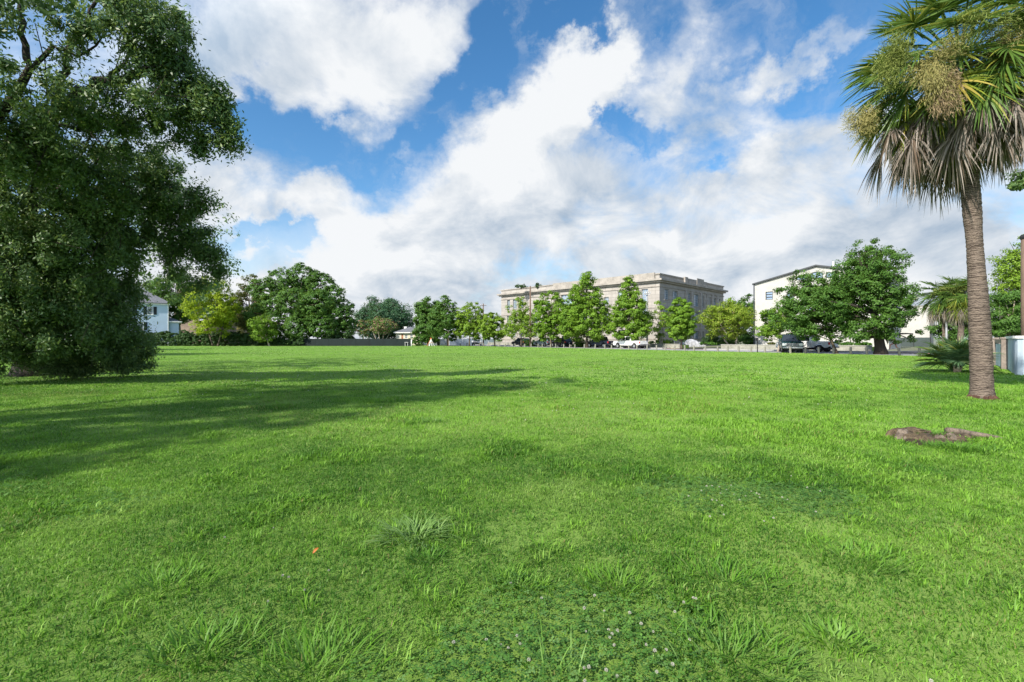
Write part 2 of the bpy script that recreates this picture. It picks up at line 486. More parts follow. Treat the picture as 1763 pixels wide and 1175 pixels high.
M_TYRE = mat('tyre_rubber', (0.014, 0.014, 0.014), 0.85, 0.2, 5.0)
M_RIM = mat('alloy_rim', (0.55, 0.55, 0.56), 0.3, 0.1, 5.0, metal=0.8)
M_CHROME = mat('bright_metal', (0.32, 0.32, 0.33), 0.35, 0.1, 4.0, metal=0.9)
M_CARGLASS = glass_mat('car_glass', (0.03, 0.04, 0.05), 0.04)
M_LAMPGLASS = mat('headlamp_glass', (0.6, 0.62, 0.64), 0.15, 0.1, 6.0, spec=0.8)
M_TAIL = mat('red_lamp', (0.42, 0.012, 0.012), 0.25, 0.15, 5.0, spec=0.7)
M_PLASTIC = mat('black_plastic', (0.02, 0.02, 0.022), 0.6, 0.2, 4.0)

# ------------------------------------------------------------------ ground and street
def sheet(name, pts, z, m, kind='structure'):
    mb = MB()
    mb.add([(p[0], p[1], z) for p in pts], [tuple(range(len(pts)))])
    return tag(mb.build(name, m), kind=kind)
M_LAWN = lawn_mat()
mb = MB()
mb.add([(-2500, -400, 0), (2500, -400, 0), (2500, 3500, 0), (-2500, 3500, 0)], [(0, 1, 2, 3)])
tag(mb.build('lawn', M_LAWN), kind='structure')

SB = Vector((7.26, 80.2, 0))                # street frame: runs along SU away to the left, SN points across it
SU = Vector((-0.529, 0.849, 0)).normalized()
SN = Vector((SU.y, -SU.x, 0))
def S(s, o, z=0.0):
    return SB + SU * s + SN * o + Vector((0, 0, z))
def s_at(px, o):
    """distance along the street where offset o is seen in column px"""
    k = (px - CXP) / F
    a = SB + SN * o
    return (k * a.y - a.x) / (SU.x - k * SU.y)
def strip(name, s0, s1, o0, o1, z, m):
    return sheet(name, [S(s0, o0), S(s1, o0), S(s1, o1), S(s0, o1)], z, m)
S0, S1 = -95.0, 105.0
strip('street', S0, S1, 0.9, 9.0, 0.004, M_CONC)
M_YARD = mat('yard_earth', (0.17, 0.155, 0.12), 0.95, 0.3, 0.3, 0.3, 10, col2=(0.16, 0.19, 0.09))
sheet('yards', [S(-400, 15.3), S(700, 15.3), S(700, 500), S(-400, 900)], 0.003, M_YARD)
DR1 = (s_at(1234, 12), s_at(1163, 12))
DR2 = (s_at(1640, 12), s_at(1530, 12))
cuts = [S0, DR2[0], DR2[1], DR1[0], DR1[1], S1]
for a, b in ((cuts[0], cuts[1]), (cuts[2], cuts[3]), (cuts[4], cuts[5])):
    mb = MB()
    mb.obox(SB, SU, SN, a, b, 9.0, 9.18, -0.05, 0.13)
    tag(mb.build('kerb', M_KERB), kind='structure')
    mb = MB()
    mb.obox(SB, SU, SN, a, b, 9.18, 10.9, -0.05, 0.126)
    tag(mb.build('pavement', M_CONC), kind='structure')
for a, b in (DR1, DR2):
    strip('brick_apron', a, b, 9.02, 10.7, 0.008, M_BRICK)
strip('driveway', DR1[0], DR1[1], 10.72, 34, 0.012, M_ASPH)
strip('parking_area', DR2[0] - 6, DR2[1] + 2, 10.72, 48, 0.012, M_ASPH)

# low retaining walls on the far side of the street
def low_wall(label, a, b):
    r = thing('retaining_wall', label, 'wall', S((a + b) / 2, 13.0), 0, 'low concrete walls along the street')
    r.location = (0, 0, 0)
    mb = MB(); mb.obox(SB, SU, SN, a, b, 13.0, 13.3, 0, 0.62); mb.build('wall', M_RWALL, r)
    mb = MB(); mb.obox(SB, SU, SN, a - 0.03, b + 0.03, 12.96, 13.34, 0.62, 0.70); mb.build('coping', M_KERB, r)
    mb = MB(); mb.obox(SB, SU, SN, a, b, 13.3, 15.2, -0.1, 0.55); tag(mb.build('planting_bank', M_LAWN), kind='structure')
low_wall('low pale concrete wall behind the parked pickups, left of the driveway with the covered car', DR1[1], s_at(839, 13))
low_wall('low pale concrete wall right of the driveway with the covered car', DR2[1] + 2.0, DR1[0])

# ------------------------------------------------------------------ buildings
def facade(mb, o, u, n, length, h0, h1, holes, depth=0.3):
    """wall sheet with real openings; each hole (s0, s1, z0, z1) gets reveals going in by depth"""
    o, u, n = Vector(o), Vector(u), Vector(n)
    ss = sorted({0.0, length, *[h[0] for h in holes], *[h[1] for h in holes]})
    zs = sorted({h0, h1, *[h[2] for h in holes], *[h[3] for h in holes]})
    pt = lambda s, z, d=0.0: o + u * s + n * d + Vector((0, 0, z))
    for i in range(len(ss) - 1):
        for j in range(len(zs) - 1):
            cs, cz = (ss[i] + ss[i + 1]) / 2, (zs[j] + zs[j + 1]) / 2
            if any(h[0] < cs < h[1] and h[2] < cz < h[3] for h in holes): continue
            mb.quad(pt(ss[i], zs[j]), pt(ss[i + 1], zs[j]), pt(ss[i + 1], zs[j + 1]), pt(ss[i], zs[j + 1]))
    for (a, b, c, d) in holes:
        mb.quad(pt(a, c), pt(b, c), pt(b, c, -depth), pt(a, c, -depth))
        mb.quad(pt(a, d), pt(b, d), pt(b, d, -depth), pt(a, d, -depth))
        mb.quad(pt(a, c), pt(a, d), pt(a, d, -depth), pt(a, c, -depth))
        mb.quad(pt(b, c), pt(b, d), pt(b, d, -depth), pt(b, c, -depth))
def window(parent, o, u, n, hole, depth=0.2, nx=2, nz=3, fm=None, gm=None, bar=0.06, sill=None, label=None):
    """frame with glazing bars, and its pane, set back in the opening"""
    a, b, c, d = hole
    mb = MB()
    w_ = 0.09
    for (s0, s1, z0, z1) in ((a, a + w_, c, d), (b - w_, b, c, d), (a + w_, b - w_, c, c + w_), (a + w_, b - w_, d - w_, d)):
        mb.obox(o, u, n, s0, s1, -depth - 0.05, -depth + 0.05, z0, z1)
    for i in range(1, nx):
        s = a + (b - a) * i / nx
        mb.obox(o, u, n, s - bar / 2, s + bar / 2, -depth - 0.03, -depth + 0.035, c + w_, d - w_)
    for j in range(1, nz):
        z = c + (d - c) * j / nz
        mb.obox(o, u, n, a + w_, b - w_, -depth - 0.03, -depth + 0.03, z - bar / 2, z + bar / 2)
    fr = mb.build('window', fm or M_TRIM, parent)
    if label: fr['label'] = label
    mb = MB()
    O, U, N = Vector(o), Vector(u), Vector(n)
    q = lambda s, z: O + U * s + N * (-depth - 0.04) + Vector((0, 0, z))
    mb.quad(q(a + .01, c + .01), q(b - .01, c + .01), q(b - .01, d - .01), q(a + .01, d - .01))
    mb.build('pane', gm or M_GLASS, fr)
    if sill:
        mb = MB(); mb.obox(o, u, n, a - 0.12, b + 0.12, 0.004, 0.10, c - 0.16, c - 0.004); mb.build('sill', sill, fr)
    return fr
def face_hole(o, u, px0, px1, py0, py1):
    """opening on a facade from where its edges show in the photo"""
    def s_of(px):
        k = (px - CXP) / F
        return (k * o.y - o.x) / (u.x - k * u.y)
    s0, s1 = sorted((s_of(px0), s_of(px1)))
    Y = o.y + u.y * (s0 + s1) / 2
    return (s0, s1, Zat(py1, Y), Zat(py0, Y))

# --- big limestone building
BC = Vector((Xat(1135.5, 95), 95, 0))
BL = Vector((-0.708, 0.706, 0)).normalized()
BR = Vector((0.706, 0.708, 0)).normalized()
def s_end(o, u, px):
    k = (px - CXP) / F
    return (k * o.y - o.x) / (u.x - k * u.y)
LL, LR = s_end(BC, BL, 863), s_end(BC, BR, 1245.5)
z_top, z_c1, z_c0 = Zat(471.5, 95), Zat(480, 95), Zat(486, 95)
bld = thing('stone_building', 'long pale limestone building with cornice and tall windows behind the street trees', 'building')
hl = []
for (a, b, c, d) in ((873, 878, 517, 533), (883, 889.6, 516, 532), (894.4, 901, 515.5, 531.5), (919.3, 925, 521, 534),
                     (873, 878, 544, 556), (883, 889.6, 544, 556), (894.4, 901, 543.5, 556), (919.3, 925, 545, 557), (882, 888, 570, 581), (919.3, 925, 570, 582), (894.4, 901, 570, 581),
                     (940, 946.5, 518, 533), (940, 946.5, 544, 557), (966, 985, 508, 526), (966, 985, 538, 554), (1003, 1012, 507, 525), (1020, 1029, 510, 526), (1040, 1048, 512, 526), (1040, 1048, 538, 551),
                     (1064, 1074, 502, 521), (1064, 1074, 533, 547), (1104.5, 1115.5, 498, 519), (1104.5, 1115.5, 531, 546), (1104.5, 1115.5, 568, 583), (1064, 1074, 568, 582), (1003, 1012, 537, 553), (1020, 1029, 537, 553)):
    hl.append(face_hole(BC, BL, a, b, c, d))
hr = []
for (a, b, c, d) in ((1143.6, 1152.2, 498, 516), (1158, 1167.5, 501, 518), (1185, 1190, 505, 524), (1194, 1203.7, 507, 528), (1208, 1212.4, 509, 529), (1221.8, 1224.8, 512, 530), (1228, 1232.8, 514, 531), (1236.5, 1240, 515, 531),
                     (1143.6, 1152.2, 531, 546), (1158, 1167.5, 533, 548), (1185, 1190, 537, 552), (1194, 1203.7, 538, 552), (1208, 1212.4, 540, 553), (1221.8, 1224.8, 541, 553), (1228, 1232.8, 541, 553), (1185, 1190, 570, 584), (1194, 1203.7, 570, 584), (1208, 1212.4, 571, 584)):
    hr.append(face_hole(BC, BR, a, b, c, d))
mb = MB()
facade(mb, BC, BL, -BR, LL, -0.2, z_top, hl, 0.45)
facade(mb, BC, BR, -BL, LR, -0.2, z_top, hr, 0.45)
pA, pB = BC + BL * LL, BC + BR * LR
pC = pA + BR * LR
for a, b in ((pA, pC), (pC, pB)):
    mb.quad(a + Vector((0, 0, -.2)), b + Vector((0, 0, -.2)), b + Vector((0, 0, z_top)), a + Vector((0, 0, z_top)))
mb.build('wall', M_STONE, bld)
mb = MB()
zr = z_top - 0.5
mb.quad(*[p + Vector((0, 0, zr)) for p in (BC, pB, pC, pA)])
mb.build('roof', M_FLATROOF, bld)
def band(mb, z0, z1, out):
    """course of stone running round the two street faces"""
    mb.obox(BC, BL, -BR, -out, LL + out, 0.003, out, z0, z1)
    mb.obox(BC, BR, -BL, 0.003, LR + out, 0.003, out, z0, z1)
mb = MB(); band(mb, z_c0, z_c0 + (z_c1 - z_c0) * 0.45, 0.45); band(mb, z_c0 + (z_c1 - z_c0) * 0.45 + 0.003, z_c1, 0.85); band(mb, z_c0 - 0.9, z_c0 - 0.7, 0.14)
mb.build('cornice', M_STONE2, bld)
mb = MB(); band(mb, z_top - 0.12, z_top + 0.12, 0.16)
z_b = Zat(528, 95)
mb.build('parapet_coping', M_STONE2, bld)
mb = MB(); band(mb, z_b - 0.25, z_b, 0.12); band(mb, 1.4, 1.65, 0.12)
mb.build('string_course', M_STONE2, bld)
mb = MB()
s0, s1 = s_end(BC, BR, 1176), s_end(BC, BR, 1215)
mb.obox(BC, BR, -BL, s0, s0 + 1.4, 0.003, 0.5, z_c1 + 0.01, z_top + 0.30)
mb.obox(BC, BR, -BL, s0 + 1.8, s1, 0.003, 0.35, z_c1 + 0.01, z_top + 0.14)
mb.obox(BC, BR, -BL, s0 + 6.0, s1 - 2, 0.36, 0.45, z_c1 + 0.012, z_top + 0.55)
s0, s1 = s_end(BC, BL, 1128), s_end(BC, BL, 953)
mb.obox(BC, BL, -BR, s0, s1, 0.003, 0.3, z_c1 + 0.01, z_top + 0.3)
mb.build('parapet_block', M_STONE2, bld)
mb = MB()
for px in (1181, 1191.3, 1206.3, 1217, 1226.3, 1235):
    s = s_end(BC, BR, px)
    mb.obox(BC, BR, -BL, s - 0.45, s + 0.45, 0.003, 0.22, 1.66, z_c0 - 0.91)
mb.build('pilaster', M_STONE, bld)
M_GLASSB = glass_mat('sky_blue_glass', (0.22, 0.30, 0.40))
M_WFRAME = mat('aged_window_frame', (0.33, 0.36, 0.36), 0.6, 0.15, 2.0)
for h in hl: window(bld, BC, BL, -BR, h, 0.32, 3, 5, M_WFRAME, M_GLASSD if h[3] < 6 else M_GLASSB, 0.07, M_STONE2)
for h in hr: window(bld, BC, BR, -BL, h, 0.32, 3, 5, M_WFRAME, M_GLASSB, 0.07, M_STONE2)
mb = MB()
q = BC + BL * 13 + BR * 7 + Vector((0, 0, zr))
mb.box(q.x - .15, q.x + .15, q.y - .15, q.y + .15, q.z, q.z + 1.6)
mb.build('vent_pipe', M_CHROME, bld)

# --- cream gabled building on the right
GO = Vector((Xat(1300, 78), 78, 0))
GU, GN = Vector((0.71, -0.704, 0)).normalized(), Vector((-0.704, -0.71, 0)).normalized()
GL = 17.3
ze, zp = Zat(490, 78), Zat(459, 71.9)
gab = thing('gabled_building', 'cream stucco building with dark roof edge and arched gable window behind the large tree', 'building')
gh = [face_hole(GO, GU, 1318, 1330.6, 502.5, 516.5), face_hole(GO, GU, 1318, 1330.6, 536, 551), face_hole(GO, GU, 1392, 1418, 497, 514), face_hole(GO, GU, 1354, 1367, 502, 516), face_hole(GO, GU, 1392, 1418, 530, 548),
      face_hole(GO, GU, 1354, 1367, 536, 551), face_hole(GO, GU, 1450, 1464, 497, 514), face_hole(GO, GU, 1490, 1505, 495, 514)]
mb = MB()
facade(mb, GO, GU, GN, GL, 0, ze, gh, 0.25)
gd = 13.0
gz = lambda s, z, d=0.0: GO + GU * s - GN * d + Vector((0, 0, z))
# gable with a three light arched opening (centre arch, two half arches)
def arch(a, b, z0, zs, rise, k=10, half=0):
    pts = []
    for i in range(k + 1):
        t = i / k
        x = -1 + 2 * t if half == 0 else (t - 1 if half < 0 else t)
        pts.append((a + (b - a) * t, zs + rise * math.sqrt(max(0, 1 - x * x * 0.92))))
    return pts
ac = GL / 2
sh = face_hole(GO, GU, 1393.5, 1416.5, 468, 486)
cw = (sh[1] - sh[0]) / 2
zA0, zA1 = sh[2], sh[3]
lights = [(ac - cw, ac + cw, 0), (ac - cw - 0.35 - 1.5, ac - cw - 0.35, -1), (ac + cw + 0.35, ac + cw + 0.35 + 1.5, 1)]
outline = [(0, ze), (GL, ze), (ac, zp)]
zA0 = max(zA0, ze + 0.12)
steps = [i * GL / 120 for i in range(121)]
def top_of(s): return ze + (zp - ze) * (1 - abs(s - ac) / ac)
def light_span(s):
    for (a, b, hf) in lights:
        if a <= s <= b:
            t = (s - a) / (b - a)
            x = -1 + 2 * t if hf == 0 else (t - 1 if hf < 0 else t)
            rise = 0.42 if hf == 0 else 0.8
            zs_ = zA1 - 0.42 if hf == 0 else zA1 - 1.0
            return zA0, min(zs_ + rise * math.sqrt(max(0, 1 - 0.92 * x * x)), top_of(s) - 0.25)
    return None
xs = sorted(set(steps + [v for l in lights for v in (l[0] + 1e-4, l[1] - 1e-4, l[0] - 1e-4, l[1] + 1e-4)]))
for i in range(len(xs) - 1):
    a, b = xs[i], xs[i + 1]
    m_ = light_span((a + b) / 2)
    if m_ and light_span(a) and light_span(b):
        la, lb = light_span(a), light_span(b)
        mb.quad(gz(a, ze), gz(b, ze), gz(b, lb[0]), gz(a, la[0]))
        if top_of(a) > la[1]: mb.quad(gz(a, la[1]), gz(b, lb[1]), gz(b, top_of(b)), gz(a, top_of(a)))
    else:
        mb.quad(gz(a, ze), gz(b, ze), gz(b, top_of(b)), gz(a, top_of(a)))
for s in (0, GL):
    mb.quad(gz(s, 0), gz(s, 0, gd), gz(s, ze, gd), gz(s, ze))
mb.quad(gz(0, 0, gd), gz(GL, 0, gd), gz(GL, ze, gd), gz(0, ze, gd))
mb.add([gz(0, ze, gd), gz(GL, ze, gd), gz(ac, zp, gd)], [(0, 1, 2)])
mb.build('wall', M_STUCCO, gab)
mb = MB()
for sa, sb, za, zb in ((-0.35, ac, ze - 0.11, zp), (ac, GL + 0.35, zp, ze - 0.11)):
    mb.add([gz(sa, za + 0.02, -0.35), gz(sb, zb + 0.02, -0.35), gz(sb, zb + 0.02, gd), gz(sa, za + 0.02, gd), gz(sa, za + 0.24, -0.35), gz(sb, zb + 0.24, -0.35), gz(sb, zb + 0.24, gd), gz(sa, za + 0.24, gd)],
           [(0, 3, 2, 1), (4, 5, 6, 7), (0, 1, 5, 4), (1, 2, 6, 5), (2, 3, 7, 6), (3, 0, 4, 7)])
mb.build('roof', M_DARKTRIM, gab)
for h in gh: window(gab, GO, GU, GN, h, 0.12, 1, 3, M_DARKTRIM, M_GLASSB, 0.14)
for (a, b, hf) in lights:
    mb = MB()
    k = 14
    pr = [(a + (b - a) * (0.001 + 0.998 * i / k)) for i in range(k + 1)]
    for i in range(k):
        l0, l1 = light_span(pr[i]), light_span(pr[i + 1])
        for z0a, z0b in ((l0[1] - 0.14, l1[1] - 0.14),):
            mb.add([gz(pr[i], z0a, d) for d in (0.04, 0.14)] + [gz(pr[i + 1], z0b, d) for d in (0.04, 0.14)] + [gz(pr[i], l0[1], d) for d in (0.04, 0.14)] + [gz(pr[i + 1], l1[1], d) for d in (0.04, 0.14)],
                   [(0, 1, 3, 2), (4, 5, 7, 6), (0, 2, 6, 4), (1, 3, 7, 5)])
    mb.obox(GO, GU, GN, a + .02, b - .02, -0.14, -0.04, zA0, zA0 + 0.12)
    for s in (a + 0.02, b - 0.12):
        sp_ = light_span(min(max(s + .05, a + .001), b - .001))
        mb.obox(GO, GU, GN, s, s + 0.1, -0.14, -0.04, zA0 + 0.121, sp_[1] - 0.141)
    if hf == 0: mb.obox(GO, GU, GN, ac - 0.04, ac + 0.04, -0.14, -0.05, zA0 + 0.121, zA1 - 0.15)
    fr = mb.build('window', M_DARKTRIM, gab)
    mb = MB()
    for i in range(k):
        l0, l1 = light_span(pr[i]), light_span(pr[i + 1])
        mb.quad(gz(pr[i], zA0, 0.1), gz(pr[i + 1], zA0, 0.1), gz(pr[i + 1], l1[1], 0.1), gz(pr[i], l0[1], 0.1))
    mb.build('pane', M_GLASSB, fr)
mb = MB()
mb.tube([gz(-0.12, 0, -0.12), gz(-0.12, ze, -0.12)], 0.09, 8)
mb.build('downpipe', M_DARKTRIM, gab)
mb = MB()
v_ = gz(ac + 1.6, 0, 3.0); mb.tube([v_ + Vector((0, 0, zp - 0.4)), v_ + Vector((0, 0, zp + 0.9))], 0.14, 8)
mb.build('vent_pipe', M_TRIM, gab)
mb = MB()
v_ = gz(ac + 3.2, 0, 4.0); mb.box(v_.x - .8, v_.x + .8, v_.y - .6, v_.y + .6, zp - 1.3, zp + 0.45)
mb.build('roof_unit', M_TRIM, gab, bevel=0.05)

# --- lower annex right of it, with a stair tower
AO = Vector((Xat(1534, 96), 96, 0))
AL = s_end(AO, GU, 1600.5)
za = Zat(527, AO.y + GU.y * AL)
ann = thing('flat_roofed_annex', 'plain cream flat roofed annex between the large tree and the twin palms', 'building')
s_st = s_end(AO, GU, 1551)
zt = Zat(494, 94)
mb = MB()
facade(mb, AO, GU, GN, AL, 0, za, [], 0.2)
mb.quad(AO + GU * AL, AO + GU * AL - GN * 14, AO + GU * AL - GN * 14 + Vector((0, 0, za)), AO + GU * AL + Vector((0, 0, za)))
mb.quad(AO - GN * 14, AO + GU * AL - GN * 14, AO + GU * AL - GN * 14 + Vector((0, 0, za)), AO - GN * 14 + Vector((0, 0, za)))
mb.quad(AO, AO - GN * 14, AO - GN * 14 + Vector((0, 0, za)), AO + Vector((0, 0, za)))
mb.build('wall', M_STUCCO, ann)
mb = MB(); mb.obox(AO, GU, GN, -0.1, AL + 0.1, -14.1, 0.1, za + 0.002, za + 0.16); mb.build('roof', M_FLATROOF, ann)
mb = MB(); mb.obox(AO, GU, GN, AL + 0.01, AL + 0.25, -0.5, 0.05, 0, za); mb.build('downpipe', M_DARKTRIM, ann)
mb = MB()
o2 = AO - GU * 4 - GN * 0.6
tl = 4 + s_st
facade(mb, o2, GU, GN, tl, za - 0.4, zt + 0.5, [(tl - 2.6, tl - 1.2, Zat(519, 94), Zat(512, 94))], 0.2)
mb.obox(o2, GU, GN, 0, 0.01, -6, 0, za - 0.4, zt + 0.5); mb.obox(o2, GU, GN, tl - 0.01, tl, -6, -0.001, za - 0.4, zt - 0.2)
mb.build('stair_tower', M_STUCCO, ann)
window(ann, o2, GU, GN, (tl - 2.6, tl - 1.2, Zat(519, 94), Zat(512, 94)), 0.1, 2, 1, M_DARKTRIM, M_GLASSB)
mb = MB()
g2 = lambda s, z, d: o2 + GU * s + GN * d + Vector((0, 0, z))
mb.add([g2(-.2, zt + 1.6, .3), g2(tl + .3, zt - 0.25, .3), g2(tl + .3, zt - 0.25, -6.3), g2(-.2, zt + 1.6, -6.3), g2(-.2, zt + 1.85, .3), g2(tl + .3, zt, .3), g2(tl + .3, zt, -6.3), g2(-.2, zt + 1.85, -6.3)],
       [(0, 3, 2, 1), (4, 5, 6, 7), (0, 1, 5, 4), (1, 2, 6, 5), (2, 3, 7, 6), (3, 0, 4, 7)])
mb.build('tower_roof', M_DARKTRIM, ann)

def panel_fence(name, label, a, b, z1, m, pm, step, thick=0.04, z0=0.04, rail=False, group=None):
    a, b = Vector(a), Vector(b)
    r = thing(name, label, 'fence', a, 0, group)
    u = (b - a); L = u.length; u.normalize()
    n = Vector((u.y, -u.x, 0))
    mb = MB()
    nseg = max(1, round(L / step))
    for i in range(nseg):
        mb.obox((0, 0, 0), u, n, i * L / nseg + 0.05, (i + 1) * L / nseg - 0.05, -thick / 2, thick / 2, z0, z1)
    mb.build('panel', m, r)
    mb = MB()
    for i in range(nseg + 1):
        s = i * L / nseg
        mb.obox((0, 0, 0), u, n, s - 0.05, s + 0.05, -0.05, 0.05, 0, z1 + 0.05)
    mb.build('post', pm, r)
    if rail:
        mb = MB(); mb.obox((0, 0, 0), u, n, 0, L, -0.06, 0.06, z1 + 0.051, z1 + 0.11); mb.build('rail', pm, r)
    return r
panel_fence('screened_fence', 'dark green screened fence closing the far lawn edge below the crape myrtles', G(497, 596.0), G(707, 596.3), Zat(583.6, 106.0), M_GREENFENCE, M_GREENFENCE, 3.2)
FA = Vector((Xat(1546, 92), 92, 0)); FB = Vector((Xat(1602, 88), 88, 0))
M_SCREEN = mat('charcoal_screen', (0.045, 0.06, 0.058), 0.85, 0.2, 0.5)
panel_fence('parking_screen', 'charcoal screen fence at the foot of the plain cream annex', FA, FB, Zat(581.5, 90), M_SCREEN, M_BLACKMETAL, 2.6)
M_SCREEN2 = mat('grey_screen', (0.16, 0.18, 0.18), 0.85, 0.2, 0.5)
panel_fence('parking_screen', 'lighter grey screen fence behind the twin palms, right of the annex', FB + Vector((.3, -.2, 0)), Vector((Xat(1652, 85), 85, 0)), Zat(582, 87), M_SCREEN2, M_BLACKMETAL, 2.6)
M_WHITEP = mat('white_fence_paint', (0.66, 0.67, 0.68), 0.7, 0.12, 0.8)
M_BLUEP = mat('blue_grey_fence_paint', (0.30, 0.36, 0.42), 0.7, 0.12, 0.8)
panel_fence('board_fence', 'white board fence behind the A-shaped trestle', Vector((Xat(752, 118), 118, 0)), Vector((Xat(772, 120), 120, 0)), Zat(584, 119), M_WHITEP, M_WHITEP, 1.8)
panel_fence('board_fence', 'blue grey board fence at the far end of the street', Vector((Xat(773.5, 121), 121, 0)), Vector((Xat(852, 128), 128, 0)), Zat(583.8, 124), M_BLUEP, M_WHITEP, 1.9)

# --- houses on the left
def gable_hip(mb, x0, x1, y0, y1, z0, z1, ov=0.4):
    ry = (y1 - y0) / 2
    a = [(x0 - ov, y0 - ov, z0), (x1 + ov, y0 - ov, z0), (x1 + ov, y1 + ov, z0), (x0 - ov, y1 + ov, z0)]
    inset = min(ry, (x1 - x0) / 2) * 0.98
    r = [(x0 + inset, (y0 + y1) / 2, z1), (x1 - inset, (y0 + y1) / 2, z1)]
    b = [(p[0], p[1], z0 + 0.18) for p in a]
    mb.add(a + b + r, [(3, 2, 1, 0), (0, 1, 5, 4), (1, 2, 6, 5), (2, 3, 7, 6), (3, 0, 4, 7), (4, 5, 9, 8), (6, 7, 8, 9), (5, 6, 9), (7, 4, 8)])
HY = 113.0
hth = R(36)                                  # the house is turned to face the lawn
ho = Vector((Xat(290, HY), HY, 0))
hu, hn = Vector((math.cos(hth), math.sin(hth), 0)), Vector((math.sin(hth), -math.cos(hth), 0))
zE = Zat(525.5, HY)
hs_ = thing('white_house', 'pale blue white two storey house with grey hipped roof and dark shutters', 'house', ho, hth)
HW = 12.0                                    # width of the main front; local frame: x to the right, y to the back
wins = []
for (a, b, c, d) in ((253.3, 263.5, 528.5, 541.5), (237, 247, 555, 568.5), (219, 229, 528.5, 541.5)):
    q = face_hole(ho, hu, a, b, c, d)
    wins.append((q[0] + HW, q[1] + HW, q[2], q[3]))
lo, lu, ln_ = Vector((-HW, 0, 0)), Vector((1, 0, 0)), Vector((0, -1, 0))
mb = MB()
facade(mb, lo, lu, ln_, HW, 0, zE, wins, 0.12)
mb.quad((0, 0, 0), (0, 11, 0), (0, 11, zE), (0, 0, zE))
mb.quad((-HW, 0, 0), (-HW, 11, 0), (-HW, 11, zE), (-HW, 0, zE))
mb.quad((-HW, 11, 0), (0, 11, 0), (0, 11, zE), (-HW, 11, zE))
mb.build('wall', M_BLUEWALL, hs_)
mb = MB(); gable_hip(mb, -HW, 0, 0, 11, zE + 0.25, zE + 4.2, 0.5); mb.build('roof', M_ROOF, hs_)
mb = MB(); mb.box(-HW - .35, .35, -.35, 11.35, zE + 0.002, zE + 0.246); mb.build('eave_trim', M_TRIM, hs_)
mb = MB(); mb.box(-0.16, 0.02, -0.03, -0.003, 0, zE); mb.build('corner_board', M_TRIM, hs_)
for w_ in wins:
    window(hs_, lo, lu, ln_, w_, 0.06, 2, 4, M_TRIM, M_GLASS, 0.04, M_TRIM)
    for sa, sb in ((w_[0] - 0.68, w_[0] - 0.06), (w_[1] + 0.06, w_[1] + 0.70)):
        mb = MB(); mb.obox(lo, lu, ln_, sa, sb, 0.004, 0.06, w_[2] - 0.05, w_[3] + 0.05)
        for k in range(12):
            z = w_[2] + (w_[3] - w_[2]) * (k + 0.5) / 12
            mb.obox(lo, lu, ln_, sa + 0.08, sb - 0.08, 0.061, 0.075, z - 0.05, z + 0.03)
        mb.build('shutter', M_SHUT, hs_)
zX = Zat(555, HY)
xE = s_end(ho, hu, 308)
mb = MB(); mb.box(0.02, xE, 0.6, 8, 0, zX); mb.build('extension', M_BLUEWALL, hs_)
mb = MB(); mb.box(0.02, xE + 0.6, 0.1, 8.3, zX + 0.002, zX + 0.25); mb.build('extension_eave', M_TRIM, hs_)
mb = MB()
mb.add([(.02, .2, zX + .252), (xE + .3, .2, zX + .252), (xE + .3, 8.2, zX + .252), (.02, 8.2, zX + .252), (.02, 3, zX + 1.1), (xE - 1, 3, zX + 1.0), (xE - 1, 6, zX + 1.0), (.02, 6, zX + 1.1)],
       [(0, 1, 5, 4), (1, 2, 6, 5), (2, 3, 7, 6), (4, 5, 6, 7), (3, 0, 4, 7), (0, 3, 2, 1)])
mb.build('extension_roof', M_ROOF, hs_)
hu, hn = Vector((1, 0, 0)), Vector((0, -1, 0))

BY = 134.0
bx0, bx1 = Xat(300, BY), Xat(430, BY)
bro = thing('brown_house', 'brown sided house glimpsed between the yellow green tree and the white house', 'house')
bo = Vector((bx0, BY, 0))
bw = [(Xat(a, BY) - bx0, Xat(b, BY) - bx0, Zat(d, BY), Zat(c, BY)) for (a, b, c, d) in ((318, 325, 541.5, 552), (342, 350, 541.5, 552), (384, 392, 541, 552))]
mb = MB(); facade(mb, bo, hu, hn, bx1 - bx0, 0, Zat(533, BY), bw, 0.1)
mb.quad((bx0, BY, 0), (bx0, BY + 10, 0), (bx0, BY + 10, Zat(533, BY)), (bx0, BY, Zat(533, BY)))
mb.quad((bx1, BY, 0), (bx1, BY + 10, 0), (bx1, BY + 10, Zat(533, BY)), (bx1, BY, Zat(533, BY)))
mb.build('wall', M_BROWN, bro)
mb = MB(); gable_hip(mb, bx0, bx1, BY, BY + 10, Zat(533, BY) + .01, Zat(519, BY), 0.5); mb.build('roof', M_ROOF, bro)
for h in bw:
    window(bro, bo, hu, hn, h, 0.05, 2, 2, M_TRIM, M_GLASS, 0.06)
    mb = MB(); mb.obox(bo, hu, hn, h[1] + 0.05, h[1] + 0.75, 0.004, 0.06, h[2], h[3]); mb.build('shutter', M_SHUT, bro)

KY = 126.0
kx0, kx1 = Xat(681.5, KY), Xat(722, KY)
kz = Zat(573.5, KY)
bun = thing('bungalow', 'small cream bungalow with grey hipped roof showing above the dark green fence', 'house')
ko = Vector((kx0, KY, 0))
kw = [(Xat(a, KY) - kx0, Xat(b, KY) - kx0, Zat(d, KY), Zat(c, KY)) for (a, b, c, d) in ((684, 688.5, 577.5, 582.5), (697, 702, 576.5, 583), (706, 711, 576.5, 583))]
kd = (Xat(691.2, KY) - kx0, Xat(694, KY) - kx0, Zat(592, KY), Zat(575.5, KY))
mb = MB(); facade(mb, ko, hu, hn, kx1 - kx0, 0, kz, kw + [kd], 0.12)
mb.quad((kx0, KY, 0), (kx0, KY + 7, 0), (kx0, KY + 7, kz), (kx0, KY, kz)); mb.quad((kx1, KY, 0), (kx1, KY + 7, 0), (kx1, KY + 7, kz), (kx1, KY, kz))
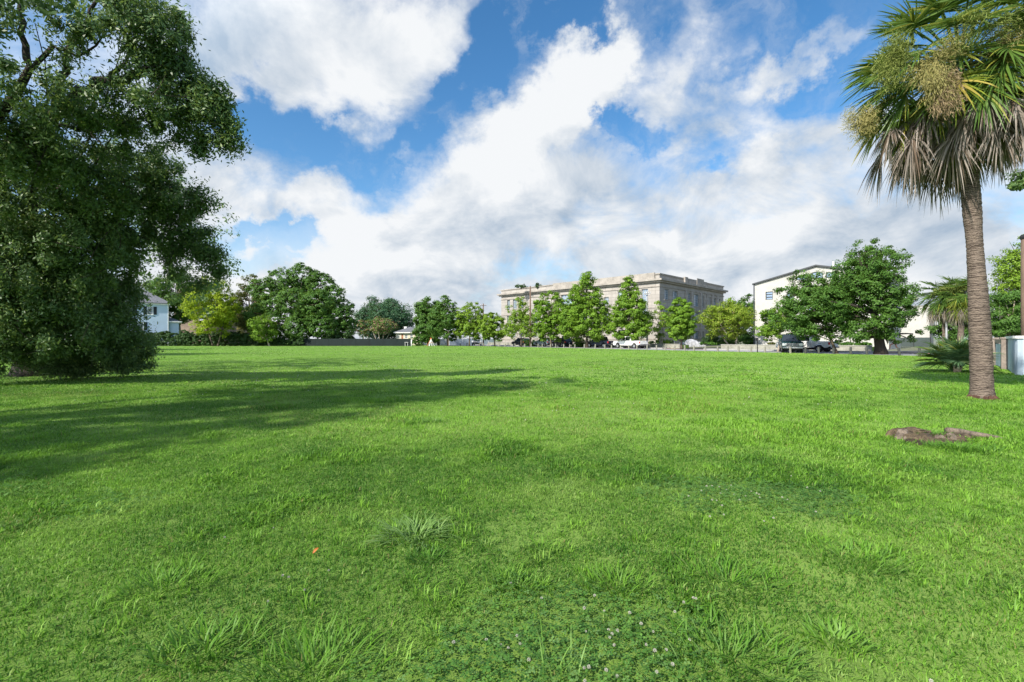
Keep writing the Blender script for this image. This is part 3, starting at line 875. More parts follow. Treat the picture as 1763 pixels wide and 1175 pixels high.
mb.build('wall', mat('cream_render', (0.60, 0.54, 0.42), 0.85, 0.12, 0.8), bun)
mb = MB(); gable_hip(mb, kx0, kx1, KY, KY + 7, kz + .01, Zat(563, KY + 3.5), 0.5); rf = mb.build('roof', M_ROOF, bun)
mb = MB(); mb.box(kx0 - .48, kx1 + .48, KY - .54, KY - .503, kz - .06, kz + .17); mb.build('fascia', M_TRIM, bun)
for h in kw: window(bun, ko, hu, hn, h, 0.06, 2, 2, M_TRIM, M_GLASSD, 0.05)
mb = MB(); mb.obox(ko, hu, hn, kd[0], kd[1], -0.1, -0.05, kd[2], kd[3]); mb.build('door', mat('rust_door', (0.33, 0.12, 0.06), 0.6, 0.15, 2.0), bun)
mb = MB(); cx_ = Xat(697.5, KY + 3); mb.box(cx_ - .35, cx_ + .35, KY + 3.2, KY + 3.9, kz + .9, Zat(563.5, KY + 3)); mb.box(cx_ - .42, cx_ + .42, KY + 3.13, KY + 3.97, Zat(563.5, KY + 3) + .002, Zat(562.6, KY + 3))
mb.build('chimney', M_TRIM, rf)

# --- pale blue garden wall and fence on the right
wa, wb = G(1738.5, 634.5), G(1755.5, 647)
wd = (wb - wa).normalized()
wc_ = wb + Vector((5.5, 0.35, 0))
pts = [wa]
c0, c1 = wb - wd * 0.7, wb + Vector((0.75, 0.05, 0))
pts.append(c0)
for i in range(1, 6):
    t = i / 6
    pts.append(c0 * (1 - t) ** 2 + wb * (2 * t * (1 - t)) + c1 * t * t)
pts += [c1, wc_]
def wall_run(mb, pts, th, z0, z1):
    left, right = [], []
    for i, p in enumerate(pts):
        d = (pts[min(i + 1, len(pts) - 1)] - pts[max(i - 1, 0)]).normalized()
        n = Vector((-d.y, d.x, 0))
        left.append(p + n * th / 2); right.append(p - n * th / 2)
    k = len(pts)
    vs_ = [v + Vector((0, 0, z)) for z in (z0, z1) for v in left + right]
    fs = []
    for i in range(k - 1):
        fs += [(i, i + 1, 2 * k + i + 1, 2 * k + i), (k + i, 3 * k + i, 3 * k + i + 1, k + i + 1), (2 * k + i, 2 * k + i + 1, 3 * k + i + 1, 3 * k + i)]
    fs += [(0, 2 * k, 3 * k, k), (k - 1, 2 * k - 1, 4 * k - 1, 3 * k - 1)]
    mb.add(vs_, fs)
gw = thing('garden_wall', 'pale blue rendered garden wall with white coping at the right edge of the lawn', 'wall', (0, 0, 0))
M_PALEBLUE = mat('pale_blue_render', (0.40, 0.47, 0.53), 0.8, 0.12, 0.9, 0.25, 25, stretch=(1, 1, 0.3))
mb = MB(); wall_run(mb, pts, 0.22, 0, 1.36); mb.build('wall', M_PALEBLUE, gw)
mb = MB(); wall_run(mb, pts, 0.34, 1.362, 1.46); mb.build('coping', M_TRIM, gw)
M_PIER = mat('grey_brick', (0.21, 0.175, 0.15), 0.9, 0.3, 6.0, 0.5, 30)
fx = thing('piered_fence', 'fence of pale blue panels between grey brick piers behind the tall palm trunk', 'fence', (0, 0, 0))
p0 = G(1732.5, 636); p1 = G(1715, 629.5)
fd = (p1 - p0); fl = fd.length; fd.normalize(); fn = Vector((fd.y, -fd.x, 0))
for i in range(5):
    mb = MB(); mb.obox(p0, fd, fn, i * fl - .17, i * fl + .17, -.17, .17, 0, 1.36); mb.obox(p0, fd, fn, i * fl - .21, i * fl + .21, -.21, .21, 1.362, 1.43)
    mb.build('pier', M_PIER, fx)
    if i < 4:
        mb = MB(); mb.obox(p0, fd, fn, i * fl + .18, (i + 1) * fl - .18, -.03, .03, 0.03, 1.12); mb.build('panel', M_PALEBLUE, fx)
        mb = MB(); mb.obox(p0, fd, fn, i * fl + .18, (i + 1) * fl - .18, -.07, .07, 1.16, 1.32); mb.build('rail', M_PIER, fx)

# ------------------------------------------------------------------ trees
def unit(v):
    return v / np.maximum(np.linalg.norm(v, axis=-1, keepdims=True), 1e-9)
def leaf_quads(c, nrm, L, W, rng, hang=0.0):
    """one folded diamond leaf per centre"""
    n = len(c)
    t = unit(np.cross(nrm, rng.normal(size=(n, 3))))
    if hang:
        t = unit(t + np.array([0, 0, -hang]))
    s = unit(np.cross(nrm, t))
    nn = np.cross(t, s)
    sz = rng.uniform(0.6, 1.25, (n, 1))
    l, w_ = L * sz, W * sz
    V = np.empty((n, 4, 3), np.float32)
    V[:, 0] = c - t * l * 0.5
    V[:, 1] = c + s * w_ * 0.5 + nn * w_ * 0.16
    V[:, 2] = c + t * l * 0.5
    V[:, 3] = c - s * w_ * 0.5 + nn * w_ * 0.16
    return V.reshape(-1, 3), np.arange(n * 4).reshape(n, 4)
def lobe_clumps(lobes, per_area, rng, shell=(0.6, 1.0)):
    """clump centres spread through lobes (x, y, z, rx, ry, rz[, density])"""
    C, O = [], []
    for lb in lobes:
        x, y, z, rx, ry, rz = lb[:6]
        dn = lb[6] if len(lb) > 6 else 1.0
        k = max(4, int(per_area * dn * (rx * ry + rx * rz + ry * rz)))
        d = unit(rng.normal(size=(k, 3)))
        r = shell[0] + (shell[1] - shell[0]) * rng.uniform(size=(k, 1)) ** 0.6
        r *= 1 + 0.12 * np.sin(d[:, :1] * 5 + x * 3) * np.cos(d[:, 2:3] * 6 + y)
        C.append(np.array([x, y, z]) + d * r * np.array([rx, ry, rz]))
        O.append(d)
    return np.vstack(C), np.vstack(O)
def crown_mesh(name, lobes, nleaf, L, W, clump_r, per_area, seed, hang=0.0, up=0.55, shell=(0.62, 1.0), zmin=0.15, flat=0.62, rand=0.38, tails=False):
    rng = np.random.default_rng(seed)
    C, O = lobe_clumps(lobes, per_area, rng, shell)
    wgt = rng.uniform(0.3, 1.6, len(C))
    idx = rng.choice(len(C), nleaf, p=wgt / wgt.sum())
    rad = clump_r * rng.uniform(0.6, 1.3, len(C))
    off = unit(rng.normal(size=(nleaf, 3))) * rng.uniform(size=(nleaf, 1)) ** 0.45 * rad[idx, None] * np.array([1.0, 1.0, flat])
    if tails: off = rng.normal(size=(nleaf, 3)) * rad[idx, None] * 0.85
    c = C[idx] + off
    c[:, 2] = np.maximum(c[:, 2], zmin + rng.uniform(0, 0.4, nleaf))
    nrm = unit(O[idx] * 0.65 + np.array([0, 0, up]) + unit(off) * 0.55 + rng.normal(size=(nleaf, 3)) * rand)
    V, Fq = leaf_quads(c, nrm, L, W, rng, hang)
    return np_mesh(name, V, Fq), C
def curve3(a, b, bend, k=6):
    a, b = Vector(a), Vector(b)
    m = (a + b) / 2 + Vector(bend)
    return [a * (1 - t) ** 2 + m * (2 * t * (1 - t)) + b * t * t for t in [i / k for i in range(k + 1)]]
def limbs_mesh(mb, root, r0, lobes, rng, clumps=None, twigs=0, thin=0.25):
    root = Vector(root)
    for lb in lobes:
        tgt = Vector(lb[:3])
        d = tgt - root
        pts = curve3(root, tgt, (rng.normal() * .12 * d.length, rng.normal() * .12 * d.length, d.length * 0.10))
        mb.tube(pts, [r0 * (1 - 0.8 * i / 6) * 0.55 + 0.012 for i in range(7)], 6, cap=False)
        for _ in range(twigs):
            a = pts[rng.integers(3, 6)]
            b = tgt + Vector(rng.normal(size=3)) * (lb[3] * 0.55)
            mb.tube(curve3(a, b, Vector(rng.normal(size=3)) * 0.15, 4), [r0 * thin * (1 - .8 * i / 4) + .008 for i in range(5)], 5, cap=False)
def auto_lobes(shape, hw, z0, z1, n, rng, squash=1.0):
    """lobes filling a tree outline of half width hw from z0 to z1"""
    out = []
    H = z1 - z0
    for i in range(n):
        t = (i + rng.uniform(0.2, 0.8)) / n
        if shape == 'cone':
            prof = (0.55 + 0.45 * min(1, t / 0.15)) * (1 - max(0, t - 0.12) / 0.88) ** 0.52 + 0.06
        elif shape == 'round':
            prof = math.sqrt(max(0.2, 1 - (2 * t - 0.9) ** 2 * 0.85))
        elif shape == 'umbrella':
            prof = 0.55 + 0.5 * math.sin(min(1.0, t * 1.15) * math.pi * 0.62) if t < 0.8 else 0.75
        else:
            prof = 0.75 + 0.25 * math.sin(t * math.pi)
        r = hw * prof
        a = i * 2.399 + rng.uniform(-.7, .7)
        lr = max(hw * 0.16, r * rng.uniform(0.28, 0.52))
        d = max(0.0, r - lr * 0.9) * rng.uniform(0.7, 1.14)
        z = z0 + lr * 0.6 + t * (H - lr * 1.25)
        out.append((math.cos(a) * d, math.sin(a) * d, z, lr, lr, lr * rng.uniform(0.62, 0.85) * squash))
    return out
TREES = {}
def tree(name, label, px, Y, l, r, top, bot, shape, leaf, nleaf, L, W, clump, n=22, seed=1, trunk=0.16, bark=None, group=None, cat='tree', stems=1, per=5.0, extra=None, hang=0.0, tw=1, spread=0.35, shell=(0.62, 1.0), split=0.45, squash=1.0, z_base=0.0, zmin=0.15):
    """tree whose crown spans columns l..r and rows top..bot of the photo when seen Y metres away"""
    rng = np.random.default_rng(seed)
    wide = math.hypot(1.0, ((l + r) / 2 - CXP) / F)       # round things look wider towards the frame's edge
    cx = Xat((l + r) / 2, Y); hw = (Xat(r, Y) - Xat(l, Y)) / 2 / wide * (1.24 if shape == 'cone' else 1.05)
    z0, z1 = Zat(bot, Y), Zat(top, Y)
    bx = Xat(px, Y)
    root = thing(name, label, cat, (bx, Y, z_base), 0, group)
    lobes = auto_lobes(shape, hw, z0 - z_base, z1 - z_base, n, rng, squash) if n else []
    sh = cx - bx
    lobes = [(a + sh, b, c, d, e, f) for (a, b, c, d, e, f) in lobes]
    if extra:
        for (qx, qy, qr, dy) in extra:
            YY = Y + dy
            rr = qr / F * YY
            lobes.append((Xat(qx, YY) - bx, dy, Zat(qy, YY) - z_base, rr / wide, rr / wide, rr * .82))
    me, C = crown_mesh('crown', lobes, nleaf, L, W, clump, per, seed, hang, shell=shell, zmin=zmin)
    link('crown', me, leaf, root)
    mb = MB()
    H = z1 - z_base
    zt = (z0 - z_base) + (z1 - z0) * split
    for sidx in range(stems):
        ox = (sidx - (stems - 1) / 2) * spread
        tip = Vector((sh * 0.8 + ox * 2.2, rng.normal() * .1, zt))
        p = curve3((ox * 0.45, rng.normal() * .08 * (stems > 1), -0.05), tip, (rng.normal() * .12, rng.normal() * .12, 0.1), 7)
        rad = [trunk * (1.35 if i == 0 else 1.0) * (1 - 0.55 * i / 7) for i in range(8)]
        mb.tube(p, rad, 9)
        mine = [lb for k, lb in enumerate(lobes) if k % stems == sidx]
        for lb in mine:
            hfrac = min(1.0, max(0.35, (lb[2] * 0.75) / max(zt, .1)))
            a = p[min(7, max(2, int(round(hfrac * 7))))]
            limbs_mesh(mb, a, trunk * 0.55, [lb], rng, None, tw)
        if shape == 'cone':
            mb.tube([tip, (sh, 0, H * 0.97)], [trunk * 0.45, 0.02], 6)
    mb.build('trunk', bark or M_BARK, root, smooth=True)
    return root

LF_OAK = leaf_mat('live_oak_leaf', (0.050, 0.108, 0.038), (0.140, 0.240, 0.072), (0.22, 0.31, 0.09), trans=0.36, rough=0.45, spec=0.35, share=0.12)
LF_DARK = leaf_mat('dark_leaf', (0.045, 0.115, 0.022), (0.115, 0.23, 0.038), trans=0.38)
LF_BLUE = leaf_mat('bluish_leaf', (0.030, 0.085, 0.045), (0.065, 0.145, 0.06), trans=0.25)
LF_MID = leaf_mat('cypress_leaf', (0.085, 0.185, 0.018), (0.225, 0.38, 0.036), trans=0.4)
LF_LIGHT = leaf_mat('light_leaf', (0.11, 0.21, 0.022), (0.26, 0.40, 0.04), trans=0.4)
LF_YELLOW = leaf_mat('yellow_green_leaf', (0.16, 0.26, 0.012), (0.38, 0.47, 0.022), trans=0.4)
LF_GOLD = leaf_mat('gold_leaf', (0.14, 0.23, 0.02), (0.29, 0.40, 0.04), (0.38, 0.38, 0.08), trans=0.4)
LF_OLIVE = leaf_mat('olive_leaf', (0.05, 0.075, 0.018), (0.14, 0.15, 0.04), (0.20, 0.13, 0.06), trans=0.3)
LF_SHRUB = leaf_mat('shrub_leaf', (0.03, 0.10, 0.015), (0.10, 0.22, 0.025), trans=0.3)
LF_HEDGE = leaf_mat('hedge_leaf', (0.022, 0.058, 0.014), (0.055, 0.115, 0.028), trans=0.22)

CY = 'young cypress trees along the street'
def ybase(py): return CAMH * F / (py - HZ)
tree('street_tree', 'dark green broad tree just right of the small bungalow', 737, 112, 706, 766, 511, 592, 'round', LF_DARK, 24000, .38, .24, .7, 24, 11, .25)
tree('street_tree', 'tall mid green tree behind the A-shaped trestle', 771, 106, 738, 798, 508, 588, 'cone', LF_DARK, 22000, .36, .22, .6, 26, 12, .22, group=CY)
tree('street_tree', 'loose light green tree in front of the blue grey fence', 808, 104, 780, 838, 519, 588, 'round', LF_LIGHT, 14000, .34, .2, .55, 22, 13, .17, group=CY)
tree('street_tree', 'short yellowish green tree left of the big limestone building', 852, 99, 824, 873, 536, 588, 'round', LF_LIGHT, 13000, .32, .2, .5, 20, 14, .16, group=CY)
tree('street_tree', 'thin topped yellowish tree in front of the left end of the limestone building', 897.5, 93, 866, 926, 508, 588, 'cone', LF_LIGHT, 9500, .3, .18, .5, 24, 15, .14, group=CY)
tree('street_tree', 'mid green tree in front of the parked dark estate cars', 949, 86.5, 915, 980, 499, 589, 'round', LF_MID, 22000, .3, .18, .5, 28, 16, .17, group=CY)
tree('street_tree', 'tallest street tree, in front of the middle of the limestone building', 1010.5, 82, 968, 1052, 467, 590, 'cone', LF_MID, 36000, .3, .18, .55, 38, 17, .24, group=CY)
tree('street_tree', 'slender pointed tree in front of the parked white pickup', 1080, 76, 1051, 1117, 474, 590, 'cone', LF_MID, 28000, .28, .17, .5, 34, 18, .19, group=CY)
tree('street_tree', 'compact bright green tree in front of the covered car', 1173.5, 67, 1144, 1200, 512, 589, 'round', LF_MID, 24000, .25, .15, .42, 28, 19, .16, group=CY)
tree('street_tree', 'narrow green tree tucked between the dark cars and the tallest street tree', 985, 92, 964, 1004, 524, 590, 'round', LF_MID, 11000, .3, .18, .5, 16, 45, .13, group=CY)
tree('small_tree', 'thin olive green tree with bare upper twigs beside the pale utility pole', 1138, 82, 1114, 1162, 517, 592, 'round', LF_LIGHT, 3600, .28, .16, .5, 18, 20, .12, stems=2, bark=M_BARKPALE)
tree('small_tree', 'golden green spreading tree with two leaning pale trunks by the driveway', 1262, 76, 1200, 1294, 518, 585, 'umbrella', LF_GOLD, 20000, .24, .14, .5, 30, 21, .15, stems=2, bark=M_BARKPALE, spread=1.5, split=.3)
tree('background_tree', 'dark green tree between the limestone building and the gabled building', 1285, 100, 1252, 1316, 507, 592, 'round', LF_DARK, 11000, .36, .22, .7, 22, 22, .25)
tree('background_tree', 'yellow green taller tree just behind the golden spreading tree', 1262, 92, 1236, 1290, 512, 575, 'round', LF_LIGHT, 6000, .3, .18, .6, 18, 23, .2)
tree('small_tree', 'small pale green tree in front of the dark green pickup', 1339, 53.5, 1306, 1378, 527, 590, 'round', LF_MID, 14000, .19, .12, .38, 24, 24, .10, bark=M_BARKPALE, extra=[(1322, 548, 16, 0), (1366, 540, 22, 0), (1350, 530, 18, 0), (1312, 570, 14, 0)])
tree('street_tree', 'dark trunked tree in front of the white pickup, merging with the largest street tree', 1441, 46, 1340, 1480, 470, 592, 'round', LF_DARK, 34000, .2, .12, .45, 36, 25, .14, extra=[(1376, 474, 12, 0), (1380, 492, 22, 0), (1352, 503, 17, 0), (1345, 545, 24, 0), (1400, 560, 30, 0), (1398, 500, 28, 0), (1372, 520, 28, 0), (1408, 484, 18, 0), (1366, 487, 12, 0)])
tree('street_tree', 'largest spreading street tree with a thick dark trunk near the twin palms', 1517, 43.5, 1414, 1574, 420, 592, 'round', LF_DARK, 48000, .19, .115, .45, 46, 26, .46, bark=M_BARKDARK,
     extra=[(1492, 432, 30, 0), (1540, 448, 26, 0), (1515, 450, 34, 2), (1568, 508, 18, 0), (1560, 540, 16, 0), (1572, 575, 14, 0), (1480, 570, 30, -1), (1430, 520, 34, -1), (1455, 465, 26, 0), (1530, 575, 22, -1.5)])
# left group
tree('background_tree', 'tall open dark tree rising behind the white house', 312, 124, 252, 352, 455, 560, 'round', LF_DARK, 24000, .42, .26, .9, 26, 31, .35, bark=M_BARKPALE, tw=2)
tree('small_tree', 'bright yellow green tree with two thin trunks in front of the hedge', 371, 103, 318, 418, 474, 580, 'round', LF_YELLOW, 26000, .34, .2, .6, 34, 32, .17, stems=2, spread=2.2, split=.35)
tree('background_tree', 'olive brown tree with bare top, between the yellow green tree and the dark oak', 430, 114, 396, 462, 471, 590, 'round', LF_OLIVE, 19000, .36, .22, .7, 30, 33, .25, tw=2)
tree('oak_tree', 'massive dark green oak with a domed crown at the far left corner of the lawn', 512, 112, 428, 606, 466, 590, 'round', LF_DARK, 95000, .38, .25, .6, 0, 34, .5, per=7.0, shell=(.7, 1.0),
     extra=[(452, 500, 26, 1), (440, 540, 22, -2), (472, 556, 26, -4), (486, 486, 28, 3), (522, 480, 30, 4), (552, 490, 26, 2), (505, 520, 32, -3), (546, 524, 32, -4), (574, 508, 22, 0), (584, 545, 26, -2), (556, 562, 30, -4), (516, 562, 28, -5), (600, 560, 18, 0), (597, 528, 14, 1), (470, 522, 24, -2), (530, 540, 30, 0), (480, 575, 24, -1), (575, 578, 22, -1), (508, 500, 30, 6), (560, 540, 34, 5)])
tree('small_tree', 'light green low tree at the foot of the massive dark oak', 464, 104, 424, 482, 540, 590, 'round', LF_MID, 8000, .3, .18, .55, 18, 35, .16, bark=M_BARKPALE)
tree('background_tree', 'bluish green tree with bare white upper branches behind the crape myrtles', 668, 138, 606, 718, 509, 590, 'round', LF_BLUE, 36000, .45, .28, .9, 34, 36, .4, bark=M_BARKPALE, tw=3)
LF_BLOOM = leaf_mat('crape_blossom', (0.07, 0.17, 0.03), (0.14, 0.26, 0.04), (0.55, 0.22, 0.24), trans=0.3, share=0.32)
CM = 'crape myrtles behind the dark green fence'
tree('crape_myrtle', 'small pink flowering crape myrtle beside the massive dark oak', 626, 111, 612, 640, 548, 580, 'umbrella', LF_BLOOM, 3000, .26, .16, .45, 12, 37, .07, stems=3, bark=M_BARKPALE, group=CM, spread=.7)
tree('crape_myrtle', 'wider crape myrtle with pale fanned stems, left of the small bungalow', 656, 110, 633, 682, 545, 577, 'umbrella', LF_BLOOM, 6000, .26, .16, .45, 18, 38, .08, stems=4, bark=M_BARKPALE, group=CM, spread=.8)
# right edge
tree('background_tree', 'tall feathery light green tree behind the garden wall at the right edge', 1775, 47, 1690, 1850, 404, 560, 'round', LF_LIGHT, 20000, .22, .12, .6, 34, 41, .3, tw=2, shell=(0.3, 1.06))
tree('background_tree', 'dense drooping green tree with pale bare stems right behind the piered fence', 1742, 36, 1688, 1796, 500, 588, 'round', LF_DARK, 22000, .17, .08, .45, 30, 42, .14, stems=3, bark=M_BARKPALE, hang=0.8, tw=2)
tree('background_tree', 'dark green shrubby tree behind the twin palms', 1640, 52, 1600, 1702, 528, 600, 'round', LF_DARK, 12000, .22, .14, .45, 24, 43, .16)
tree('overhanging_tree', 'tree outside the right edge whose leafy bough tip hangs beside the palm trunk', 1880, 17, 1812, 1960, 180, 380, 'round', LF_OAK, 9000, .13, .06, .3, 18, 44, .14, extra=[(1762, 314, 11, 0), (1786, 306, 18, 0), (1748, 318, 6, 0), (1752, 303, 5, 0)])

def shrub(label, px, Y, l, r, top, leaf, nleaf, seed, L=.2, W=.12, n=10, group=None, name='shrub', z_base=0.0):
    rng = np.random.default_rng(seed)
    bx, hw, H = Xat(px, Y), (Xat(r, Y) - Xat(l, Y)) / 2, Zat(top, Y) - z_base
    root = thing(name, label, 'shrub', (bx, Y, z_base), 0, group)
    sh = Xat((l + r) / 2, Y) - bx
    lobes = []
    for i in range(n):
        x = sh + rng.uniform(-.8, .8) * hw
        rr = min(hw * .5, H * 0.45) * rng.uniform(.8, 1.2)
        lobes.append((x, rng.uniform(-.5, .5) * min(hw, 1.5), max(rr * .5, rng.uniform(.25, .8) * H - rr * .3), rr, rr, rr * .8))
    lobes.append((sh, 0, H * 0.62, hw * .5, hw * .4, H * .38))
    me, C = crown_mesh('foliage', lobes, nleaf, L, W, .3, 8.0, seed, zmin=0.02)
    link('foliage', me, leaf, root)
    mb = MB()
    for lb in lobes:
        mb.tube(curve3((sh * .3 + rng.normal() * .1, rng.normal() * .1, -.03), lb[:3], (0, 0, .1), 4), [.035, .03, .025, .02, .01], 5, cap=False)
    mb.build('stem', M_BARK, root)
    return root
SHG = 'shrubs along the foot of the limestone building'
for i, (px, l, r, top, Y, lab) in enumerate(((1000, 984, 1016, 585, 88, 'low round shrub left of the dark blue pickup'), (1035, 1012, 1056, 583, 90, 'low shrub behind the dark blue pickup'), (975, 962, 986, 584, 95, 'dark low shrub between the dark estate car and the dark blue pickup'),
                                             (1100, 1078, 1128, 587, 86, 'low shrub behind the tail of the white pickup'), (1146, 1128, 1160, 584, 86, 'shrub by the post lantern left of the covered car'), (920, 900, 936, 586, 100, 'low shrub behind the two dark parked cars'))):
    shrub(lab, px, Y, l, r, top, LF_SHRUB, 3000, 50 + i, group=SHG)
for i, (px, l, r, top, Y, lf, lab) in enumerate(((1228, 1208, 1246, 572, 82, LF_HEDGE, 'tall dark shrub right of the covered car'), (1250, 1236, 1278, 574, 84, LF_SHRUB, 'bright shrub behind the pale leaning trunks'), (1292, 1272, 1308, 572, 80, LF_SHRUB, 'tall bright shrub at the left corner of the gabled building'),
                                                 (1222, 1205, 1240, 588, 78, LF_SHRUB, 'low clipped shrub at the right side of the driveway'), (1340, 1308, 1372, 590, 72, LF_OLIVE, 'reddish low shrub at the foot of the gabled building'), (1470, 1440, 1505, 590, 62, LF_SHRUB, 'shrub behind the low wall left of the thick dark trunk'))):
    shrub(lab, px, Y, l, r, top, lf, 4000, 70 + i, z_base=0.5)
for i, (px, l, r, top, lab) in enumerate(((897, 882, 911, 488, 'clipped shrub growing along the roof edge of the limestone building'), (926, 919, 933, 486.5, 'small bush with a pointed top on the limestone building roof'))):
    Yr = 118
    shrub(lab, px, Yr, l, r, top, LF_HEDGE, 1500, 80 + i, z_base=z_top - 0.5)
shrub('dark shrub in front of the bungalow end of the dark green fence', 722, 107, 708, 738, 573, LF_SHRUB, 4000, 85, .26, .15)
shrub('dark evergreen bush right of the white house extension', 318, 110, 309, 330, 566, LF_HEDGE, 3000, 86, .28, .17)
for i, (px, l, r, top) in enumerate(((575, 555, 596, 566), (600, 588, 612, 562))):
    shrub(('dense bush under the right side of the massive dark oak', 'tall narrow bush at the left end of the dark green fence')[i], px, 108, l, r, top, LF_HEDGE, 4000, 90 + i, .28, .17)

# hedge along the far left edge: one long leafy body
hd = thing('hedge', 'long dark hedge along the far left edge of the lawn', 'hedge', G(330, 596.0))
rng = np.random.default_rng(7)
lobes = []
hx = hd.location
for i in range(90):
    x = Xat(200, 106) + (Xat(520, 106) - Xat(200, 106)) * i / 89
    top = Zat(573 + rng.uniform(-2, 2.5), 106) if x < Xat(440, 106) else Zat(583 + rng.uniform(-2, 3), 106)
    lobes.append((x - hx.x, rng.uniform(-.3, .5), top * .45, 1.0, .9, top * .55))
    lobes.append((x - hx.x + .4, rng.uniform(-.3, .5), top * .75, .8, .7, top * .3))
me, C = crown_mesh('foliage', lobes, 70000, .28, .17, .4, 4.0, 7, zmin=0.02)
link('foliage', me, LF_HEDGE, hd)
mb = MB()
for i in range(60):
    x = Xat(205, 106) + (Xat(515, 106) - Xat(205, 106)) * i / 59 - hx.x
    mb.tube([(x, .2, -.03), (x + rng.normal() * .2, .2, 1.0)], [.06, .03], 5)
mb.build('stem', M_BARKDARK, hd)

# ------------------------------------------------------------------ the big live oak on the left
OB = Vector((-17.5, 17.5, 0))
oak = thing('live_oak', 'huge live oak with dark foliage sweeping to the grass, filling the left side', 'tree', OB)
def lob(px, py, Y, r, d=1.0, fz=0.85):
    q = P(px, py, Y) - OB
    rr = r / F * Y
    k = math.hypot(1.0, (px - CXP) / F)
    return (q.x, q.y, q.z, rr / k * 1.08, rr / k * 1.08, rr * fz, d)
UP = [lob(60, 40, 10.5, 90, .35), lob(160, 40, 11, 80, .45), lob(225, 30, 11.5, 60, 1.0), lob(265, 70, 11.5, 52, 1.2), lob(290, 130, 12, 55, 1.3), lob(330, 165, 12, 42, 1.3), lob(352, 205, 12.2, 36, 1.2), lob(378, 212, 12.2, 22, 1.0), lob(345, 240, 12.2, 16, .8), lob(300, 215, 12, 45, 1.0), lob(240, 170, 11.5, 60, .9), lob(150, 150, 11, 70, .5),
      lob(50, 150, 10.5, 90, .4), lob(200, 230, 12, 60, .9), lob(110, 250, 11.5, 80, .9), lob(20, 250, 11, 80, .9), lob(-60, 80, 10.5, 110, .6), lob(-80, 240, 11, 110, .7), lob(255, 25, 12, 34, 1.0), lob(285, 55, 12, 26, 1.0), lob(398, 216, 12.2, 9, 1.6), lob(396, 248, 12.2, 7, 1.6), lob(382, 245, 12.2, 9, 1.4), lob(345, 260, 12.2, 6, 1.6), lob(318, 62, 12, 12, 1.4), lob(308, 32, 12, 9, 1.4), lob(366, 152, 12, 15, 1.3), lob(372, 185, 12, 16, 1.2), lob(322, 110, 12, 22, 1.2), lob(385, 180, 12.2, 8, 1.4)]
MID = [lob(60, 350, 13, 100), lob(150, 320, 13, 80), lob(230, 300, 14, 60), lob(270, 290, 14, 38), lob(300, 345, 14.5, 42), lob(325, 385, 15, 36), lob(345, 425, 15.5, 30), lob(350, 455, 15.5, 20), lob(290, 400, 15, 40, .8), lob(305, 440, 15.5, 26, .7), lob(215, 380, 14, 66), lob(130, 420, 13.5, 90), lob(30, 450, 13, 100), lob(200, 455, 15, 46), lob(-70, 380, 13, 120), lob(240, 425, 15, 36, .8), lob(374, 468, 15.5, 9, 1.6), lob(376, 432, 15.5, 11, 1.4), lob(352, 352, 14.8, 12, 1.4), lob(336, 330, 14.6, 10, 1.4), lob(345, 492, 15.5, 8, 1.2), lob(305, 470, 15.5, 14, 1.0)]
LOW = [lob(40, 560, 14, 80), lob(120, 530, 14, 90), lob(190, 520, 15, 52), lob(200, 570, 15.5, 54), lob(215, 600, 16.5, 42), lob(232, 622, 17, 26), lob(170, 610, 16, 50), lob(110, 605, 15.5, 55), lob(140, 625, 16, 34), lob(30, 580, 14.5, 70, .8), lob(-60, 540, 13.5, 100), lob(225, 500, 16, 30), lob(70, 500, 13.5, 80), lob(0, 520, 13.5, 80)]
OFF = []                                     # the rest of the crown, behind and outside the left edge
rng = np.random.default_rng(3)
for i in range(26):
    a = rng.uniform(0, 2 * math.pi); rr = rng.uniform(2, 7.5)
    OFF.append((math.cos(a) * rr - 2.5, math.sin(a) * rr + 2.5, rng.uniform(2.5, 9.5), 2.4, 2.4, 1.9, .35))
me, C1 = crown_mesh('a', UP, 66000, .115, .042, .15, 17.0, 101, hang=.5, shell=(.2, 1.12), rand=.7, tails=True)
me2, C2 = crown_mesh('b', MID + LOW, 205000, .112, .043, .16, 20.0, 102, hang=.5, shell=(.5, 1.12), zmin=.03, rand=.6, tails=True)
me3, C3 = crown_mesh('c', OFF, 16000, .2, .11, .5, 5.0, 103)
def join_np(ms):
    Vs, Fs, o = [], [], 0
    for m_ in ms:
        n = len(m_.vertices)
        v = np.empty(n * 3, np.float32); m_.vertices.foreach_get('co', v)
        Vs.append(v.reshape(-1, 3)); Fs.append(np.arange(n).reshape(-1, 4) + o); o += n
        bpy.data.meshes.remove(m_)
    return np.vstack(Vs), np.vstack(Fs)
V_, F_ = join_np([me, me2, me3])
link('crown', np_mesh('crown', V_, F_), LF_OAK, oak)
mb = MB()
mb.tube(curve3((0, 0, -.1), (.6, -.8, 3.2), (.2, .1, 0), 6), [.75, .6, .55, .5, .46, .42, .38], 12)
def limb(pxs, r0, r1):
    pts = [P(a, b, c) - OB for (a, b, c) in pxs]
    out = []
    for i in range(len(pts) - 1):
        for k in range(4):
            out.append(pts[i].lerp(pts[i + 1], k / 4) + Vector(rng.normal(size=3)) * .05)
    out.append(pts[-1])
    mb.tube(out, [r0 + (r1 - r0) * i / (len(out) - 1) for i in range(len(out))], 8)
fork = Vector((.6, -.8, 3.1)) + OB
def to_px(v): return ((v.x / v.y) * F + CXP, HZ - (v.z - CAMH) / v.y * F, v.y)
fp = to_px(fork)
limb([fp, (-10, 330, 13.5), (27, 245, 12), (75, 204, 11.5), (116, 170, 11.5), (190, 140, 11.5), (238, 126, 11.7), (282, 105, 12), (300, 95, 12)], .26, .03)
limb([fp, (-60, 300, 12.5), (0, 204, 11), (51, 119, 10.8), (44, 61, 10.8), (35, -20, 10.8)], .15, .035)
